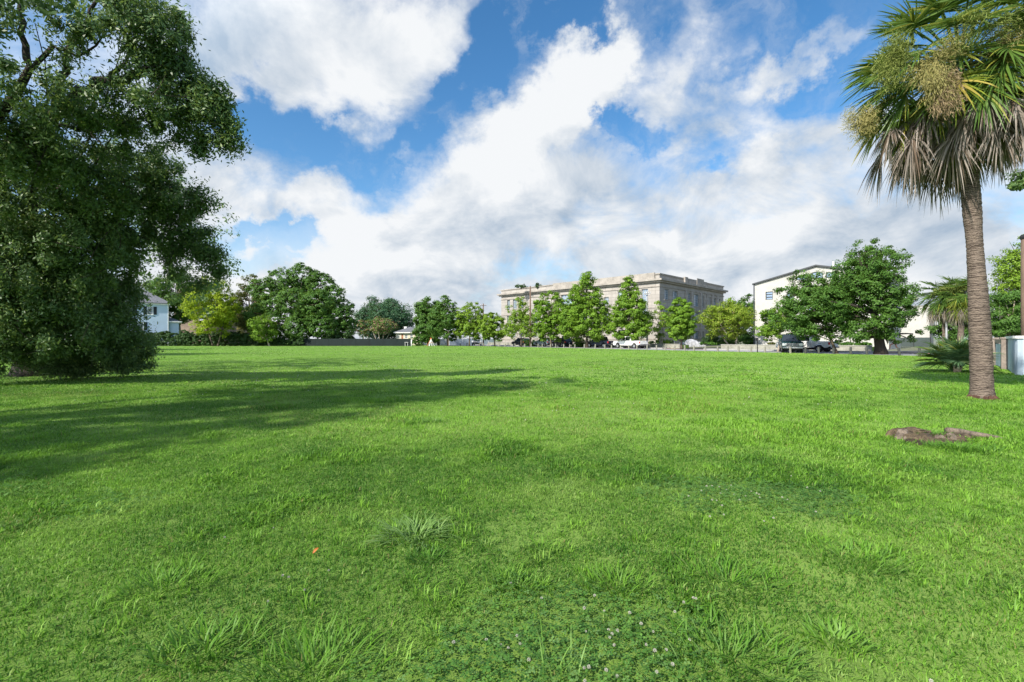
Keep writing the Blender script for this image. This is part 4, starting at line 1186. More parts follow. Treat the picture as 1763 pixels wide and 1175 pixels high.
limb([(105, 190, 11.5), (105, 136, 11.2), (116, 68, 11.2), (150, 34, 11.2), (162, -20, 11.2)], .085, .03)
limb([(190, 140, 11.5), (214, 100, 11.6), (222, 70, 11.6), (216, 20, 11.6)], .05, .015)
limb([(51, 119, 10.8), (90, 90, 10.9), (130, 92, 10.9), (190, 60, 11)], .06, .015)
limb([fp, (60, 360, 13.5), (140, 300, 13.5), (220, 300, 14), (290, 345, 14.5), (330, 415, 15.3)], .12, .012)
limb([fp, (80, 430, 14), (160, 470, 14.5), (210, 540, 15.5), (225, 600, 16.8)], .18, .02)
limb([(27, 245, 12), (110, 215, 11.8), (210, 215, 12), (280, 190, 12), (345, 195, 12.2)], .06, .008)
for _ in range(150):                         # bare grey twigs among the leaves
    src = C2 if rng.uniform() < .7 else C1
    c = Vector(src[rng.integers(len(src))])
    d = Vector((rng.normal() * .35, rng.normal() * .35 - .25, rng.normal() * .35 - .1))
    mb.tube(curve3(c, c + d * 1.6, Vector(rng.normal(size=3)) * .12, 4), [.014, .011, .008, .006, .003], 4, cap=False)
for lb in (UP + MID + LOW)[::2]:
    if lb[3] < .6: continue
    c = Vector(lb[:3]); b = c + (Vector((.6, -.8, 3.0)) - c) * .45
    mb.tube(curve3(b, c, Vector(rng.normal(size=3)) * .25, 4), [.035, .028, .02, .014, .008], 5, cap=False)
mb.build('trunk', M_BARKDARK, oak, smooth=True)

# second oak: stands to the left of the camera, mostly outside the frame; it throws the broad shadow over the lawn
ob2 = Vector((-14.0, 2.2, 0))
oak2 = thing('live_oak', 'live oak whose boughs overhang the upper left corner of the view', 'tree', ob2)
lobes = []
for (x, y, z, r) in ((-7.6, 7.2, 8.2, 1.8), (-8.6, 6.0, 7.5, 2.2), (-10.0, 5.0, 7.6, 2.4), (-11.6, 4.0, 7.8, 2.6), (-10.4, 3.0, 6.0, 2.2), (-9.2, 3.6, 5.2, 1.7), (-12.5, 1.6, 6.5, 2.6), (-9.4, 1.6, 3.9, 1.7), (-10.8, 0.4, 4.4, 2.0), (-13.5, 5.6, 8.8, 2.6), (-14.5, -1.4, 6.6, 2.6), (-12.2, -1.2, 4.6, 2.0), (-9.0, 5.2, 6.6, 1.8), (-13.0, 3.2, 9.6, 2.0)):
    lobes.append((x - ob2.x, y - ob2.y, z, r, r, r * .75, 1.0))
me, C4 = crown_mesh('crown', lobes, 46000, .16, .085, .45, 5.0, 104, hang=.2)
link('crown', me, LF_OAK, oak2)
mb = MB()
mb.tube(curve3((0, 0, -.1), (.5, .6, 3.4), (.2, .1, 0), 6), [.7, .55, .5, .46, .43, .4, .36], 12)
limbs_mesh(mb, (.5, .6, 3.3), .34, lobes, np.random.default_rng(5), None, 1)
mb.build('trunk', M_BARKDARK, oak2, smooth=True)
# more oaks farther along the left boundary, hidden behind the near one except for gaps and their shadows on the grass
tree('live_oak', 'farther oak standing behind the huge live oak on the left', 62, 37, -120, 205, 400, 588, 'round', LF_OAK, 26000, .24, .14, .6, 34, 61, .4)
tree('live_oak', 'oak beyond the left boundary, glimpsed through the huge live oak', 150, 60, 40, 236, 470, 590, 'round', LF_OAK, 20000, .3, .18, .7, 30, 62, .4)

# ------------------------------------------------------------------ palms
def bezier_strip(acc, base, d0, wdir, L, w0, g, k=4, prof=(0.55, 1.0, 0.85, 0.5, 0.05)):
    V, Fq = acc
    o = len(V)
    for i in range(k + 1):
        t = i / k
        p = base + d0 * (L * t) + Vector((0, 0, -g * L * t * t))
        V.append(p - wdir * (w0 * prof[i] * .5)); V.append(p + wdir * (w0 * prof[i] * .5))
    for i in range(k):
        Fq.append((o + 2 * i, o + 2 * i + 1, o + 2 * i + 3, o + 2 * i + 2))
def fan_frond(origin, az, el0, pet, fan, droop, n, A, w0, g, rng, fold=.3, costa=.28, crumple=0.0):
    """costapalmate fan leaf: arching stalk, then long blades spread from a short curved rib"""
    V, Fq = [], []
    ca, sa = math.cos(az), math.sin(az)
    side = Vector((-sa, ca, 0))
    p = Vector(origin)
    el = el0
    steps = 6
    stalk = [p.copy()]
    for i in range(steps):
        p = p + Vector((math.cos(el) * ca, math.cos(el) * sa, math.sin(el))) * (pet / steps)
        el -= droop / steps
        stalk.append(p.copy())
    f = Vector((math.cos(el) * ca, math.cos(el) * sa, math.sin(el)))
    nrm = f.cross(side)
    o = len(V)
    for q in stalk:
        V.extend([q - side * .018, q + side * .018, q - nrm * .02])
    for i in range(steps):
        for j in range(3):
            Fq.append((o + 3 * i + j, o + 3 * i + (j + 1) % 3, o + 3 * i + 3 + (j + 1) % 3, o + 3 * i + 3 + j))
    for i in range(n):
        u = -1 + 2 * i / (n - 1)
        a = u * A + rng.normal() * .03
        c = max(0.0, 1 - abs(u) * 1.15)
        base = p + f * (costa * fan * c) + nrm * (-.10 * fan * c * c)
        d = (f * math.cos(a) + side * math.sin(a) + nrm * (fold * abs(math.sin(a)) - .25 * c)).normalized()
        if crumple:
            d = (d + Vector(rng.normal(size=3)) * crumple).normalized()
        L = fan * (0.72 + .28 * math.cos(a * .8)) * rng.uniform(.9, 1.08)
        wd = (-f * math.sin(a) + side * math.cos(a)) * .85 + nrm * (.5 if i % 2 else -.5)
        if crumple: wd = wd + Vector(rng.normal(size=3)) * .6
        bezier_strip((V, Fq), base, d, wd.normalized(), L, w0, g * rng.uniform(.7, 1.3))
    return np.array([tuple(v) for v in V], np.float32), np.array(Fq, np.int32)
LF_PALM = leaf_mat('palm_blade', (0.04, 0.095, 0.022), (0.12, 0.20, 0.035), (0.30, 0.30, 0.05), trans=0.3, rough=.4, share=.07, patch=1.2)
LF_PALMY = leaf_mat('palm_blade_yellowing', (0.10, 0.16, 0.02), (0.27, 0.30, 0.035), (0.42, 0.33, 0.08), trans=0.35, rough=.4, share=.2, patch=1.2)
LF_DEAD = leaf_mat('dead_palm_blade', (0.13, 0.10, 0.08), (0.41, 0.36, 0.32), (0.08, 0.05, 0.03), trans=0.2, rough=.8, spec=.15, share=.2, patch=1.5)
LF_SEEDG = leaf_mat('green_seed_spray', (0.12, 0.17, 0.035), (0.24, 0.27, 0.07), trans=.2, rough=.7)
LF_SEEDO = leaf_mat('olive_seed_spray', (0.17, 0.165, 0.055), (0.33, 0.29, 0.11), trans=.2, rough=.7)
LF_SEEDB = leaf_mat('tan_seed_spray', (0.16, 0.11, 0.06), (0.36, 0.27, 0.16), trans=.2, rough=.8)
def palm_bark(name, a, b, ring=26.0):
    m, t = new_mat(name)
    c = t.node('ShaderNodeTexCoord').outputs['Object']
    nz = t.noise(t.vmath('MULTIPLY', c, (5.0, 5.0, 46.0)), 1.0, 6.0, .75, .8)
    n2 = t.noise(t.vmath('MULTIPLY', c, (2.0, 2.0, 3.0)), 1.0, 4.0, .6)
    n3 = t.noise(t.vmath('MULTIPLY', c, (30.0, 30.0, 60.0)), 1.0, 3.0, .6)
    wv = t.node('ShaderNodeTexWave', wave_type='BANDS', bands_direction='Z', wave_profile='SIN')
    t.put(wv.inputs['Vector'], c)
    wv.inputs['Scale'].default_value = ring / 6.28 * 2
    wv.inputs['Distortion'].default_value = 7.0
    wv.inputs['Detail'].default_value = 3.0
    wv.inputs['Detail Scale'].default_value = 2.0
    h = t.math('ADD', t.math('MULTIPLY', nz, .75), t.math('MULTIPLY', wv.outputs['Fac'], .10))
    col = t.mix(t.ramp(h, .30, .56), a, b)
    col = t.mix(t.ramp(n2, .58, .75, 0, .55), col, (0.21, 0.145, 0.10))
    p = t.node('ShaderNodeBsdfPrincipled')
    t.put(p.inputs['Base Color'], col)
    p.inputs['Roughness'].default_value = .92
    p.inputs['Specular IOR Level'].default_value = .15
    bp = t.node('ShaderNodeBump')
    bp.inputs['Strength'].default_value = 1.0
    bp.inputs['Distance'].default_value = .025
    t.put(bp.inputs['Height'], t.math('ADD', h, t.math('MULTIPLY', n3, .3)))
    t.put(p.inputs['Normal'], bp.outputs[0])
    o = t.node('ShaderNodeOutputMaterial')
    t.l.new(p.outputs[0], o.inputs[0])
    return m
M_PALMBARK = palm_bark('palm_bark', (0.030, 0.022, 0.018), (0.235, 0.185, 0.150))
def frond_obj(name, parent, m, *a, **k):
    V, Fq = fan_frond(*a, **k)
    return link(name, np_mesh(name, V, Fq), m, parent)
def spray(name, parent, m, c, r, n, rng, tl=.085, tw=.0038, stalk=None):
    """fine branching flower or seed spray: very many thin twigs"""
    c = np.array(c)
    nb = 60
    sub_ = rng.normal(size=(5, 3)) * np.array(r) * .5              # a spray is a few drooping branches, not one ball
    heads = unit(rng.normal(size=(nb, 3))) * (rng.uniform(size=(nb, 1)) ** .5) * np.array(r) * .62 + sub_[rng.integers(0, 5, nb)]
    heads[:, 2] -= .25 * np.abs(rng.normal(size=nb)) * r[2]
    idx = rng.integers(0, nb, n)
    pos = c + heads[idx] + rng.normal(size=(n, 3)) * np.array(r) * .27
    dirs = unit(heads[idx] + rng.normal(size=(n, 3)) * .25 + np.array([0, 0, -.02]))
    sd = unit(np.cross(dirs, rng.normal(size=(n, 3))))
    L = tl * rng.uniform(.5, 1.3, (n, 1))
    V = np.empty((n, 4, 3), np.float32)
    V[:, 0] = pos - dirs * L * .5 - sd * tw; V[:, 1] = pos - dirs * L * .5 + sd * tw
    V[:, 2] = pos + dirs * L * .5 + sd * tw; V[:, 3] = pos + dirs * L * .5 - sd * tw
    V, Fq = V.reshape(-1, 3), np.arange(4 * n).reshape(-1, 4)
    if stalk is not None:
        mb = MB()
        mb.tube(curve3(stalk, tuple(c), (0, 0, .25), 5), [.022, .02, .018, .016, .013, .01], 5, cap=False)
        for h in heads[::3]:
            mb.tube([Vector(c), Vector(c + h * .9)], [.008, .004], 3, cap=False)
        q = np.array(mb.v, np.float32); ff = np.array(mb.f, np.int32)
        Fq = np.vstack([Fq, ff + len(V)]); V = np.vstack([V, q])
    return link(name, np_mesh(name, V, Fq), m, parent)

PB = G(1691, 687)
PY = PB.y
palm = thing('palm_tree', 'tall sabal palm with shaggy grey dead fronds below its green crown', 'palm', PB)
loc_ = lambda px, py, dy=0.0: P(px, py, PY + dy) - PB
rng = np.random.default_rng(21)
path = [loc_(1691, 689), loc_(1688.5, 600), loc_(1684, 510), loc_(1678, 420), loc_(1671, 330), loc_(1664, 250), loc_(1659, 180), loc_(1657, 130)]
pp, rr_ = [], []
NSEG = 170
for i in range(NSEG + 1):
    t = i / NSEG * (len(path) - 1); k = min(int(t), len(path) - 2)
    q = path[k].lerp(path[k + 1], t - k)
    z = q.z
    r = .168 + .058 * math.exp(-max(z, 0) / .35) + .02 * math.sin(z * 1.3) + (.02 if 3.6 < z < 5 else 0) * math.sin((z - 3.6) / 1.4 * math.pi) - .012 * max(0, z - 2) / 3
    r += .0035 * math.sin(z * 62 + 2.0 * math.sin(z * 7)) + rng.normal() * .0035
    pp.append(q); rr_.append(r)
mb = MB(); mb.tube(pp, rr_, 28)
mb.build('trunk', M_PALMBARK, palm, smooth=True)
mb = MB()                                     # a worn collar of roots where the trunk meets the grass
for i in range(60):
    a = rng.uniform(0, 2 * math.pi)
    d = Vector((math.cos(a), math.sin(a), 0))
    mb.tube([Vector((0, 0, .05 + rng.uniform(0, .05))) + d * .20, Vector((0, 0, .04)) + d * .235, Vector((0, 0, -.02)) + d * (.25 + rng.uniform(0, .04))], [.018, .02, .015], 5)
mb.build('root_collar', mat('root_brown', (0.07, 0.036, 0.024), .95, .35, 12.0, .6, 40), palm)
CC = loc_(1652, 128)
def crown_palm(parent, C, n_green, n_dead, pet, fan, nl, w0, rng, ypart=.2, dead_pet=.7, dead_fan=.8):
    for i in range(n_green):
        u = (i + .5) / n_green
        el = R(82 - 124 * u ** .72 + rng.normal() * 7)
        az = i * 2.39996 + rng.normal() * .15
        org = C + Vector((math.cos(az) * .12, math.sin(az) * .12, .35 * (1 - u)))
        m = LF_PALMY if (u > .62 and rng.uniform() < ypart + .25) else LF_PALM
        frond_obj('frond', parent, m, org, az, el, pet * rng.uniform(.85, 1.15), fan * rng.uniform(.88, 1.1), R(22 + 22 * u), nl, R(128), w0, .12 + .24 * u, rng, fold=.3, crumple=.05)
    for i in range(n_dead):
        az = i * 2.39996 + rng.normal() * .2
        el = R(-14 - 34 * rng.uniform())
        org = C + Vector((math.cos(az) * .15, math.sin(az) * .15, -.25 - rng.uniform(0, .2)))
        frond_obj('dead_frond', parent, LF_DEAD, org, az, el, dead_pet * rng.uniform(.7, 1.5), dead_fan * rng.uniform(.8, 1.2), R(36), nl - 4, R(62), w0 * .9, .8, rng, fold=.15, crumple=.22)
crown_palm(palm, CC, 98, 58, 1.25, .74, 46, .046, rng, dead_pet=1.1, dead_fan=.56)
for (px, py, dy, r, m, n) in ((1543, 95, -.7, (.33, .35, .5), LF_SEEDG, 3200), (1612, 98, -1.1, (.34, .3, .42), LF_SEEDO, 3000), (1618, 140, -1.15, (.26, .25, .36), LF_SEEDB, 2400), (1722, 80, -1.0, (.45, .4, .5), LF_SEEDO, 3600), (1490, 195, .1, (.24, .3, .42), LF_SEEDO, 2600), (1745, 40, -.5, (.5, .4, .4), LF_SEEDG, 2400), (1680, 40, -1.2, (.5, .4, .3), LF_SEEDG, 2200), (1800, 130, -.6, (.5, .5, .5), LF_SEEDO, 2400)):
    spray('seed_spray', palm, m, tuple(loc_(px, py, dy)), r, int(n * 1.25), rng, stalk=tuple(CC))

def small_palm(label, px, Y, top, mid, trunk_r, seed, pet, fan):
    rng = np.random.default_rng(seed)
    b = Vector((Xat(px, Y), Y, 0))
    pt = thing('palm_tree', label, 'palm', b, 0, 'twin palms behind the palmetto')
    H = Zat(mid, Y)
    mb = MB(); pts = curve3((0, 0, -.05), (rng.normal() * .15, 0, H), (rng.normal() * .2, 0, 0), 24)
    mb.tube(pts, [trunk_r * (1.15 - .3 * i / 24) + .012 * math.sin(i * 2.2) for i in range(25)], 14)
    mb.build('trunk', M_PALMBARK, pt, smooth=True)
    C = pts[-1]
    crown_palm(pt, C, 50, 26, pet, fan, 28, .05, rng, .35, .42, .55)
    for k in range(5):
        a = k * 1.3 + 3.5
        spray('seed_spray', pt, LF_SEEDG, (C.x + math.cos(a) * .6, C.y - abs(math.sin(a)) * .6, C.z + .55 + .15 * (k % 3)), (.3, .3, .25), 500, rng, .2, .012, stalk=tuple(C))
small_palm('left one of the twin palms, with a slimmer brown trunk', 1626, 34, 470, 516, .13, 31, .76, .74)
small_palm('right one of the twin palms, with a thicker pale trunk', 1651, 33, 463, 512, .17, 32, .80, .78)
def palmetto(label, base, n, pet, fan, nl, w0, m2, seed, lean=0.0):
    rng = np.random.default_rng(seed)
    r = thing('palmetto', label, 'palm bush', base)
    for i in range(n):
        u = (i + .5) / n
        az = i * 2.39996 + rng.normal() * .2
        el = R(92 - 46 * u + rng.normal() * 7)
        frond_obj('frond', r, m2 if rng.uniform() < .6 else LF_PALM, Vector((math.cos(az) * .08, math.sin(az) * .08, 0.02)), az, el, pet * rng.uniform(.8, 1.2), fan * rng.uniform(.85, 1.1), R(12 + 34 * u), nl, R(112), w0, .26, rng, fold=.25)
    return r
LF_PALMB = leaf_mat('palmetto_blade', (0.06, 0.14, 0.055), (0.16, 0.27, 0.12), (0.28, 0.34, 0.12), trans=.25, rough=.38, patch=1.5)
pm_ = palmetto('dark green palmetto bush with stiff fan leaves left of the tall palm trunk', G(1644, 641), 54, .76, .70, 44, .032, LF_PALMB, 41)
mb = MB()
rng = np.random.default_rng(8)
for k in range(9):
    a = rng.uniform(-2.6, -.5)
    mb.tube([(math.cos(a) * .10, math.sin(a) * .10, -.02), (math.cos(a) * .2, math.sin(a) * .2, .2), (math.cos(a) * .16, math.sin(a) * .16, .42)], [.05, .045, .02], 6)
mb.build('leaf_base', mat('dry_leaf_base', (0.45, 0.36, 0.24), .85, .3, 8.0), pm_)
palmetto('yellow green palmetto partly hidden behind the tall palm trunk, by the piered fence', G(1702, 623), 15, .7, .8, 24, .045, LF_PALMY, 42)

# ------------------------------------------------------------------ vehicles
def arch_pts(cx, r, z0, k=7):
    """points of a wheel arch, from rear to front along the sill"""
    a0 = math.asin(min(1, max(-1, (z0 - .40) / r)))
    return [(cx - r * math.cos(a0 + (math.pi - 2 * a0) * i / k), .40 + r * math.sin(a0 + (math.pi - 2 * a0) * i / k)) for i in range(k + 1)]
def wheel(parent, x, y, r=.39, wd=.26):
    s = 1 if y > 0 else -1
    mb = MB()
    prof = [(.62 * r, -wd / 2), (.92 * r, -wd / 2), (r, -wd / 2 + .03), (r, wd / 2 - .03), (.92 * r, wd / 2), (.62 * r, wd / 2)]
    k = 24
    for rad, d in prof:
        for j in range(k):
            a = 2 * math.pi * j / k
            mb.v.append((x + rad * math.cos(a), y + d * s, r + rad * math.sin(a)))
    for i in range(5):
        for j in range(k):
            mb.f.append((i * k + j, i * k + (j + 1) % k, (i + 1) * k + (j + 1) % k, (i + 1) * k + j))
    ty = mb.build('wheel', M_TYRE, parent, smooth=True)
    mb = MB()
    yo = y + s * (wd / 2 - .05)
    def disc(rad, yy):
        return [(x + rad * math.cos(2 * math.pi * j / k), yy, r + rad * math.sin(2 * math.pi * j / k)) for j in range(k)]
    a, b = disc(.63 * r, yo + s * .04), disc(.55 * r, yo)
    mb.add(a + b, [(j, (j + 1) % k, k + (j + 1) % k, k + j) for j in range(k)])
    for q in range(6):
        an = q * math.pi / 3
        mb.bar((x, yo, r), (x + .58 * r * math.cos(an), yo + s * .01, r + .58 * r * math.sin(an)), .03, .075)
    mb.add(disc(.16 * r, yo + s * .035), [tuple(range(k))])
    mb.build('rim', M_RIM, ty)
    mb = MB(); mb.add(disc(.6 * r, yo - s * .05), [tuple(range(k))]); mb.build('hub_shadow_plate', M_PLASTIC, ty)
def vehicle(name, label, cat, loc, heading, kind, paint, group=None, dark_trim=True):
    """car built along +x; heading is the ground direction of its nose"""
    rz = math.atan2(heading.y, heading.x)
    t = thing(name, label, cat, loc, rz, group)
    w_ = .96
    if kind == 'pickup':
        L0, L1 = -2.85, 2.85; fx_, rx = 1.85, -1.75; belt = 1.16; roof = 1.90
        hull = [(-1.02, .46)] + arch_pts(fx_, .50, .46) + [(2.72, .48), (2.84, .60), (2.85, .98), (2.70, 1.13), (1.45, belt), (-1.02, belt)]
        cab = [(1.42, belt - .02), (.62, roof - .03), (.35, roof), (-.72, roof), (-.90, roof - .06), (-1.0, belt - .02)]
        glass = [[(1.05, belt + .04), (.62, roof - .14), (.28, roof - .10), (.28, belt + .04)], [(.18, belt + .04), (.18, roof - .10), (-.68, roof - .10), (-.80, belt + .04)]]
        ws, rw = ((1.38, belt + .02), (.66, roof - .06)), ((-.995, belt + .10), (-.915, roof - .12))
    elif kind == 'suv':
        L0, L1 = -2.4, 2.45; fx_, rx = 1.5, -1.4; belt = 1.06; roof = 1.76
        hull = [(-2.38, .52), (-2.0, .40)] + arch_pts(rx, .46, .40) + arch_pts(fx_, .46, .40) + [(2.3, .42), (2.43, .56), (2.42, .86), (2.2, 1.0), (1.15, belt), (-2.30, belt), (-2.40, .9)]
        cab = [(1.2, belt - .02), (.42, roof - .05), (.1, roof), (-1.7, roof - .02), (-2.0, roof - .10), (-2.34, belt - .02)]
        glass = [[(.92, belt + .03), (.42, roof - .15), (.02, roof - .11), (.02, belt + .03)], [(-.06, belt + .03), (-.06, roof - .11), (-1.0, roof - .11), (-1.0, belt + .03)], [(-1.08, belt + .03), (-1.08, roof - .11), (-1.7, roof - .13), (-2.05, belt + .03)]]
        ws, rw = ((1.14, belt + .02), (.48, roof - .08)), ((-2.31, belt + .06), (-2.05, roof - .14))
    else:
        L0, L1 = -2.25, 2.3; fx_, rx = 1.4, -1.35; belt = .92; roof = 1.44
        hull = [(-2.23, .48), (-1.9, .36)] + arch_pts(rx, .43, .36) + arch_pts(fx_, .43, .36) + [(2.15, .38), (2.28, .5), (2.26, .72), (2.0, .84), (1.0, belt), (-1.75, belt + .03), (-2.2, .90), (-2.26, .7)]
        cab = [(1.05, belt - .02), (.2, roof - .04), (-.1, roof), (-.9, roof - .02), (-1.75, belt)]
        glass = [[(.75, belt + .03), (.16, roof - .12), (-.15, roof - .09), (-.15, belt + .03)], [(-.22, belt + .03), (-.22, roof - .09), (-.85, roof - .11), (-1.3, belt + .05)]]
        ws, rw = ((1.0, belt + .02), (.26, roof - .06)), ((-1.68, belt + .05), (-.98, roof - .06))
    tw = lambda z: 1.0 - .30 * max(0.0, (z - belt)) / max(.01, roof - belt) * .75
    mb = MB(); mb.prism(hull, -w_, w_, lambda z: 1.0 - .10 * max(0, .62 - z) - .05 * max(0, z - .8))
    body = mb.build('body', paint, t, bevel=.045)
    mb = MB(); mb.prism(cab, -w_ * .965, w_ * .965, tw)
    mb.build('cabin', paint, t, bevel=.05)
    for sgn in (-1, 1):
        for poly in glass:
            mb = MB()
            mb.add([(x, sgn * (w_ * .965 * tw(z) + .006), z) for x, z in poly], [tuple(range(len(poly)))])
            mb.build('side_window', M_CARGLASS, t)
    for nm, (a, b), off in (('windscreen', ws, .012), ('rear_window', rw, -.012)):
        ya, yb = w_ * .965 * tw(a[1]) - .07, w_ * .965 * tw(b[1]) - .07
        mb = MB(); mb.quad((a[0] + off, -ya, a[1] + .012), (a[0] + off, ya, a[1] + .012), (b[0] + off, yb, b[1] + .012), (b[0] + off, -yb, b[1] + .012))
        mb.build(nm, M_CARGLASS, t)
    if kind == 'pickup':
        bedw = [(-2.82, .62), (-2.55, .5)] + arch_pts(rx, .50, .5) + [(-1.03, .48), (-1.03, belt + .02), (-2.84, belt + .02)]
        bed = MB()
        bed.prism(bedw, w_ - .09, w_); bed.prism(bedw, -w_, -w_ + .09)
        bed.box(-2.80, -1.03, -w_ + .091, w_ - .091, .62, .70)
        bed.box(-1.10, -1.03, -w_ + .091, w_ - .091, .702, belt)
        bd = bed.build('bed', paint, t, bevel=.02)
        mb = MB(); mb.box(-2.875, -2.81, -w_ + .10, w_ - .10, .66, belt + .01); tg = mb.build('tailgate', paint, bd, bevel=.02)
        mb = MB(); mb.box(-2.98, -2.88, -.9, .9, .46, .62); mb.build('bumper', M_CHROME, t, bevel=.03)
    else:
        mb = MB(); mb.box(L0 - .07, L0 + .02, -.88, .88, .42, .62); mb.build('bumper', M_PLASTIC if dark_trim else paint, t, bevel=.03)
    zf = hull[-3][1] if kind == 'pickup' else .8
    xn = max(p[0] for p in hull)
    mb = MB(); mb.box(xn - .03, xn + .08, -.9, .9, .44, .64); mb.build('bumper', M_CHROME if kind == 'pickup' else M_PLASTIC, t, bevel=.03)
    mb = MB()
    gz0, gz1 = (.70, 1.0) if kind == 'pickup' else (.66, .84)
    mb.box(xn - .03, xn + .012, -.55, .55, gz0, gz1)
    gr = mb.build('grille', M_PLASTIC, t)
    mb = MB()
    for k in range(3):
        z = gz0 + (gz1 - gz0) * (k + .5) / 3
        mb.box(xn + .013, xn + .03, -.55, .55, z - .018, z + .018)
    mb.box(xn + .031, xn + .04, -.03, .03, gz0, gz1)
    mb.build('grille_bar', M_CHROME, gr)
    tz = (.80, 1.08) if kind == 'pickup' else ((.82, 1.02) if kind == 'suv' else (.68, .82))
    xt = -2.85 if kind == 'pickup' else min(p[0] for p in hull)
    for sgn in (-1, 1):
        mb = MB(); mb.box(xn - .12, xn + .014, sgn * .72 - .17, sgn * .72 + .17, gz0 + .03, gz1 - .02); mb.build('headlight', M_LAMPGLASS, t, bevel=.02)
        mb = MB(); mb.box(xt - .014, xt + .16, sgn * .87 - .10, sgn * .87 + .10, tz[0], tz[1]); mb.build('taillight', M_TAIL, t, bevel=.01)
        mb = MB(); mb.box(ws[0][0] - .42, ws[0][0] - .26, sgn * 1.06 - .10, sgn * 1.06 + .10, belt + .02, belt + .20); mb.build('mirror', paint, t, bevel=.03)
        for x in ((.1, -.45) if kind != 'pickup' else (.35, -.6)):
            mb = MB(); mb.box(x - .1, x + .1, sgn * (w_ - .005) - .012, sgn * (w_ - .005) + .012, belt - .14, belt - .10); mb.build('handle', M_CHROME, t)
        wheel(t, fx_, sgn * (w_ - .14)); wheel(t, rx, sgn * (w_ - .14))
    mb = MB(); mb.box(L0 + .3, L1 - .3, -.7, .7, .26, .45); mb.build('underbody', M_PLASTIC, t)
    mb = MB(); mb.box(xt - .045 if kind != 'pickup' else -2.89, (xt - .03) if kind != 'pickup' else -2.876, -.18, .18, .70, .82); mb.build('number_plate', M_TRIM, t)
    return t
def paint(name, col, metal=.3):
    return mat(name, col, .3, .06, .8, metal=metal, spec=.5, coat=.6)
PT_WHITE = paint('white_paint', (.72, .72, .70), 0)
PT_BLACK = paint('black_paint', (.018, .018, .022))
PT_NAVY = paint('navy_paint', (.018, .026, .055))
PT_SILVER = paint('blue_silver_paint', (.24, .30, .36), .5)
PT_GREEN = paint('dark_green_paint', (.012, .045, .05))
def on_street(px, o): return S(s_at(px, o), o, .006)
CARS = 'vehicles parked along the street'
vehicle('parked_car', 'dark estate car behind a thin pale trunk, leftmost of the parked street row', 'car', on_street(897, 7.6), SU, 'suv', PT_BLACK, CARS)
vehicle('parked_car', 'blue grey car with its bonnet showing, parked ahead of a black one', 'car', on_street(937, 7.4), SU, 'suv', PT_SILVER, CARS)
vehicle('parked_car', 'black car parked close behind the blue grey car', 'car', on_street(966, 7.7), SU, 'suv', PT_BLACK, CARS)
vehicle('pickup_truck', 'dark blue pickup truck parked under the tallest street tree', 'pickup truck', on_street(1034, 7.6), SU, 'pickup', PT_NAVY, CARS)
vehicle('pickup_truck', 'white pickup truck parked behind the slender pointed tree', 'pickup truck', on_street(1085, 7.4), SU, 'pickup', PT_WHITE, CARS)
vehicle('pickup_truck', 'dark green pickup truck facing the lawn beside a thin pale trunk', 'pickup truck', on_street(1361, 3.4), Vector((-.45, -.9, 0)).normalized(), 'pickup', PT_GREEN, CARS)
vehicle('pickup_truck', 'white pickup truck partly hidden behind the dark green pickup', 'pickup truck', on_street(1388, 7.6), SU, 'pickup', PT_WHITE, CARS)
vehicle('parked_car', 'small white car seen end on by the blue grey board fence', 'car', Vector((Xat(821, 117), 117, .006)), Vector((-.1, -1, 0)).normalized(), 'car', PT_WHITE, CARS)

# covered car in the driveway: a loose grey cover draped over a car
rng = np.random.default_rng(77)
cv = thing('covered_car', 'parked car under a crumpled grey car cover in the driveway', 'car', Vector((Xat(1191.5, 86), 86, .014)), math.atan2(-.12, 1), None)
prof_t = [(-2.25, .12, .70), (-2.15, .75, .84), (-1.9, 1.0, .86), (-1.3, 1.28, .80), (-.6, 1.45, .76), (.1, 1.44, .76), (.6, 1.22, .80), (1.05, .98, .86), (1.6, .90, .86), (2.05, .78, .82), (2.2, .5, .76), (2.26, .12, .70)]
xs_ = np.linspace(-2.26, 2.26, 64)
Hs = np.interp(xs_, [p[0] for p in prof_t], [p[1] for p in prof_t]); Ws = np.interp(xs_, [p[0] for p in prof_t], [p[2] for p in prof_t])
NV = 40
V = np.zeros((64, NV, 3))
for i, (x, h, ww) in enumerate(zip(xs_, Hs, Ws)):
    for j in range(NV):
        a = math.pi * j / (NV - 1)
        cy, cz = math.cos(a), math.sin(a)
        y = ww * math.copysign(abs(cy) ** .45, cy) * (1.06 - .16 * (cz ** 2))
        z = .10 + (h - .10) * cz ** .55
        k = .022 * math.sin(x * 9 + 4 * cz + 2 * math.sin(y * 3)) + .016 * math.sin(x * 23 + y * 11 + 9 * cz)
        V[i, j] = (x + k, y * (1 + k * 1.4), z + k * .8 * cz)
Fq = [(i * NV + j, i * NV + j + 1, (i + 1) * NV + j + 1, (i + 1) * NV + j) for i in range(63) for j in range(NV - 1)]
cover = link('cover', np_mesh('cover', V.reshape(-1, 3), Fq), mat('grey_cover_fabric', (.34, .35, .38), .85, .3, 2.5, .5, 12), cv, smooth=True)
for x in (1.35, -1.3):
    for y in (-.72, .72): wheel(cv, x, y, .33, .22)

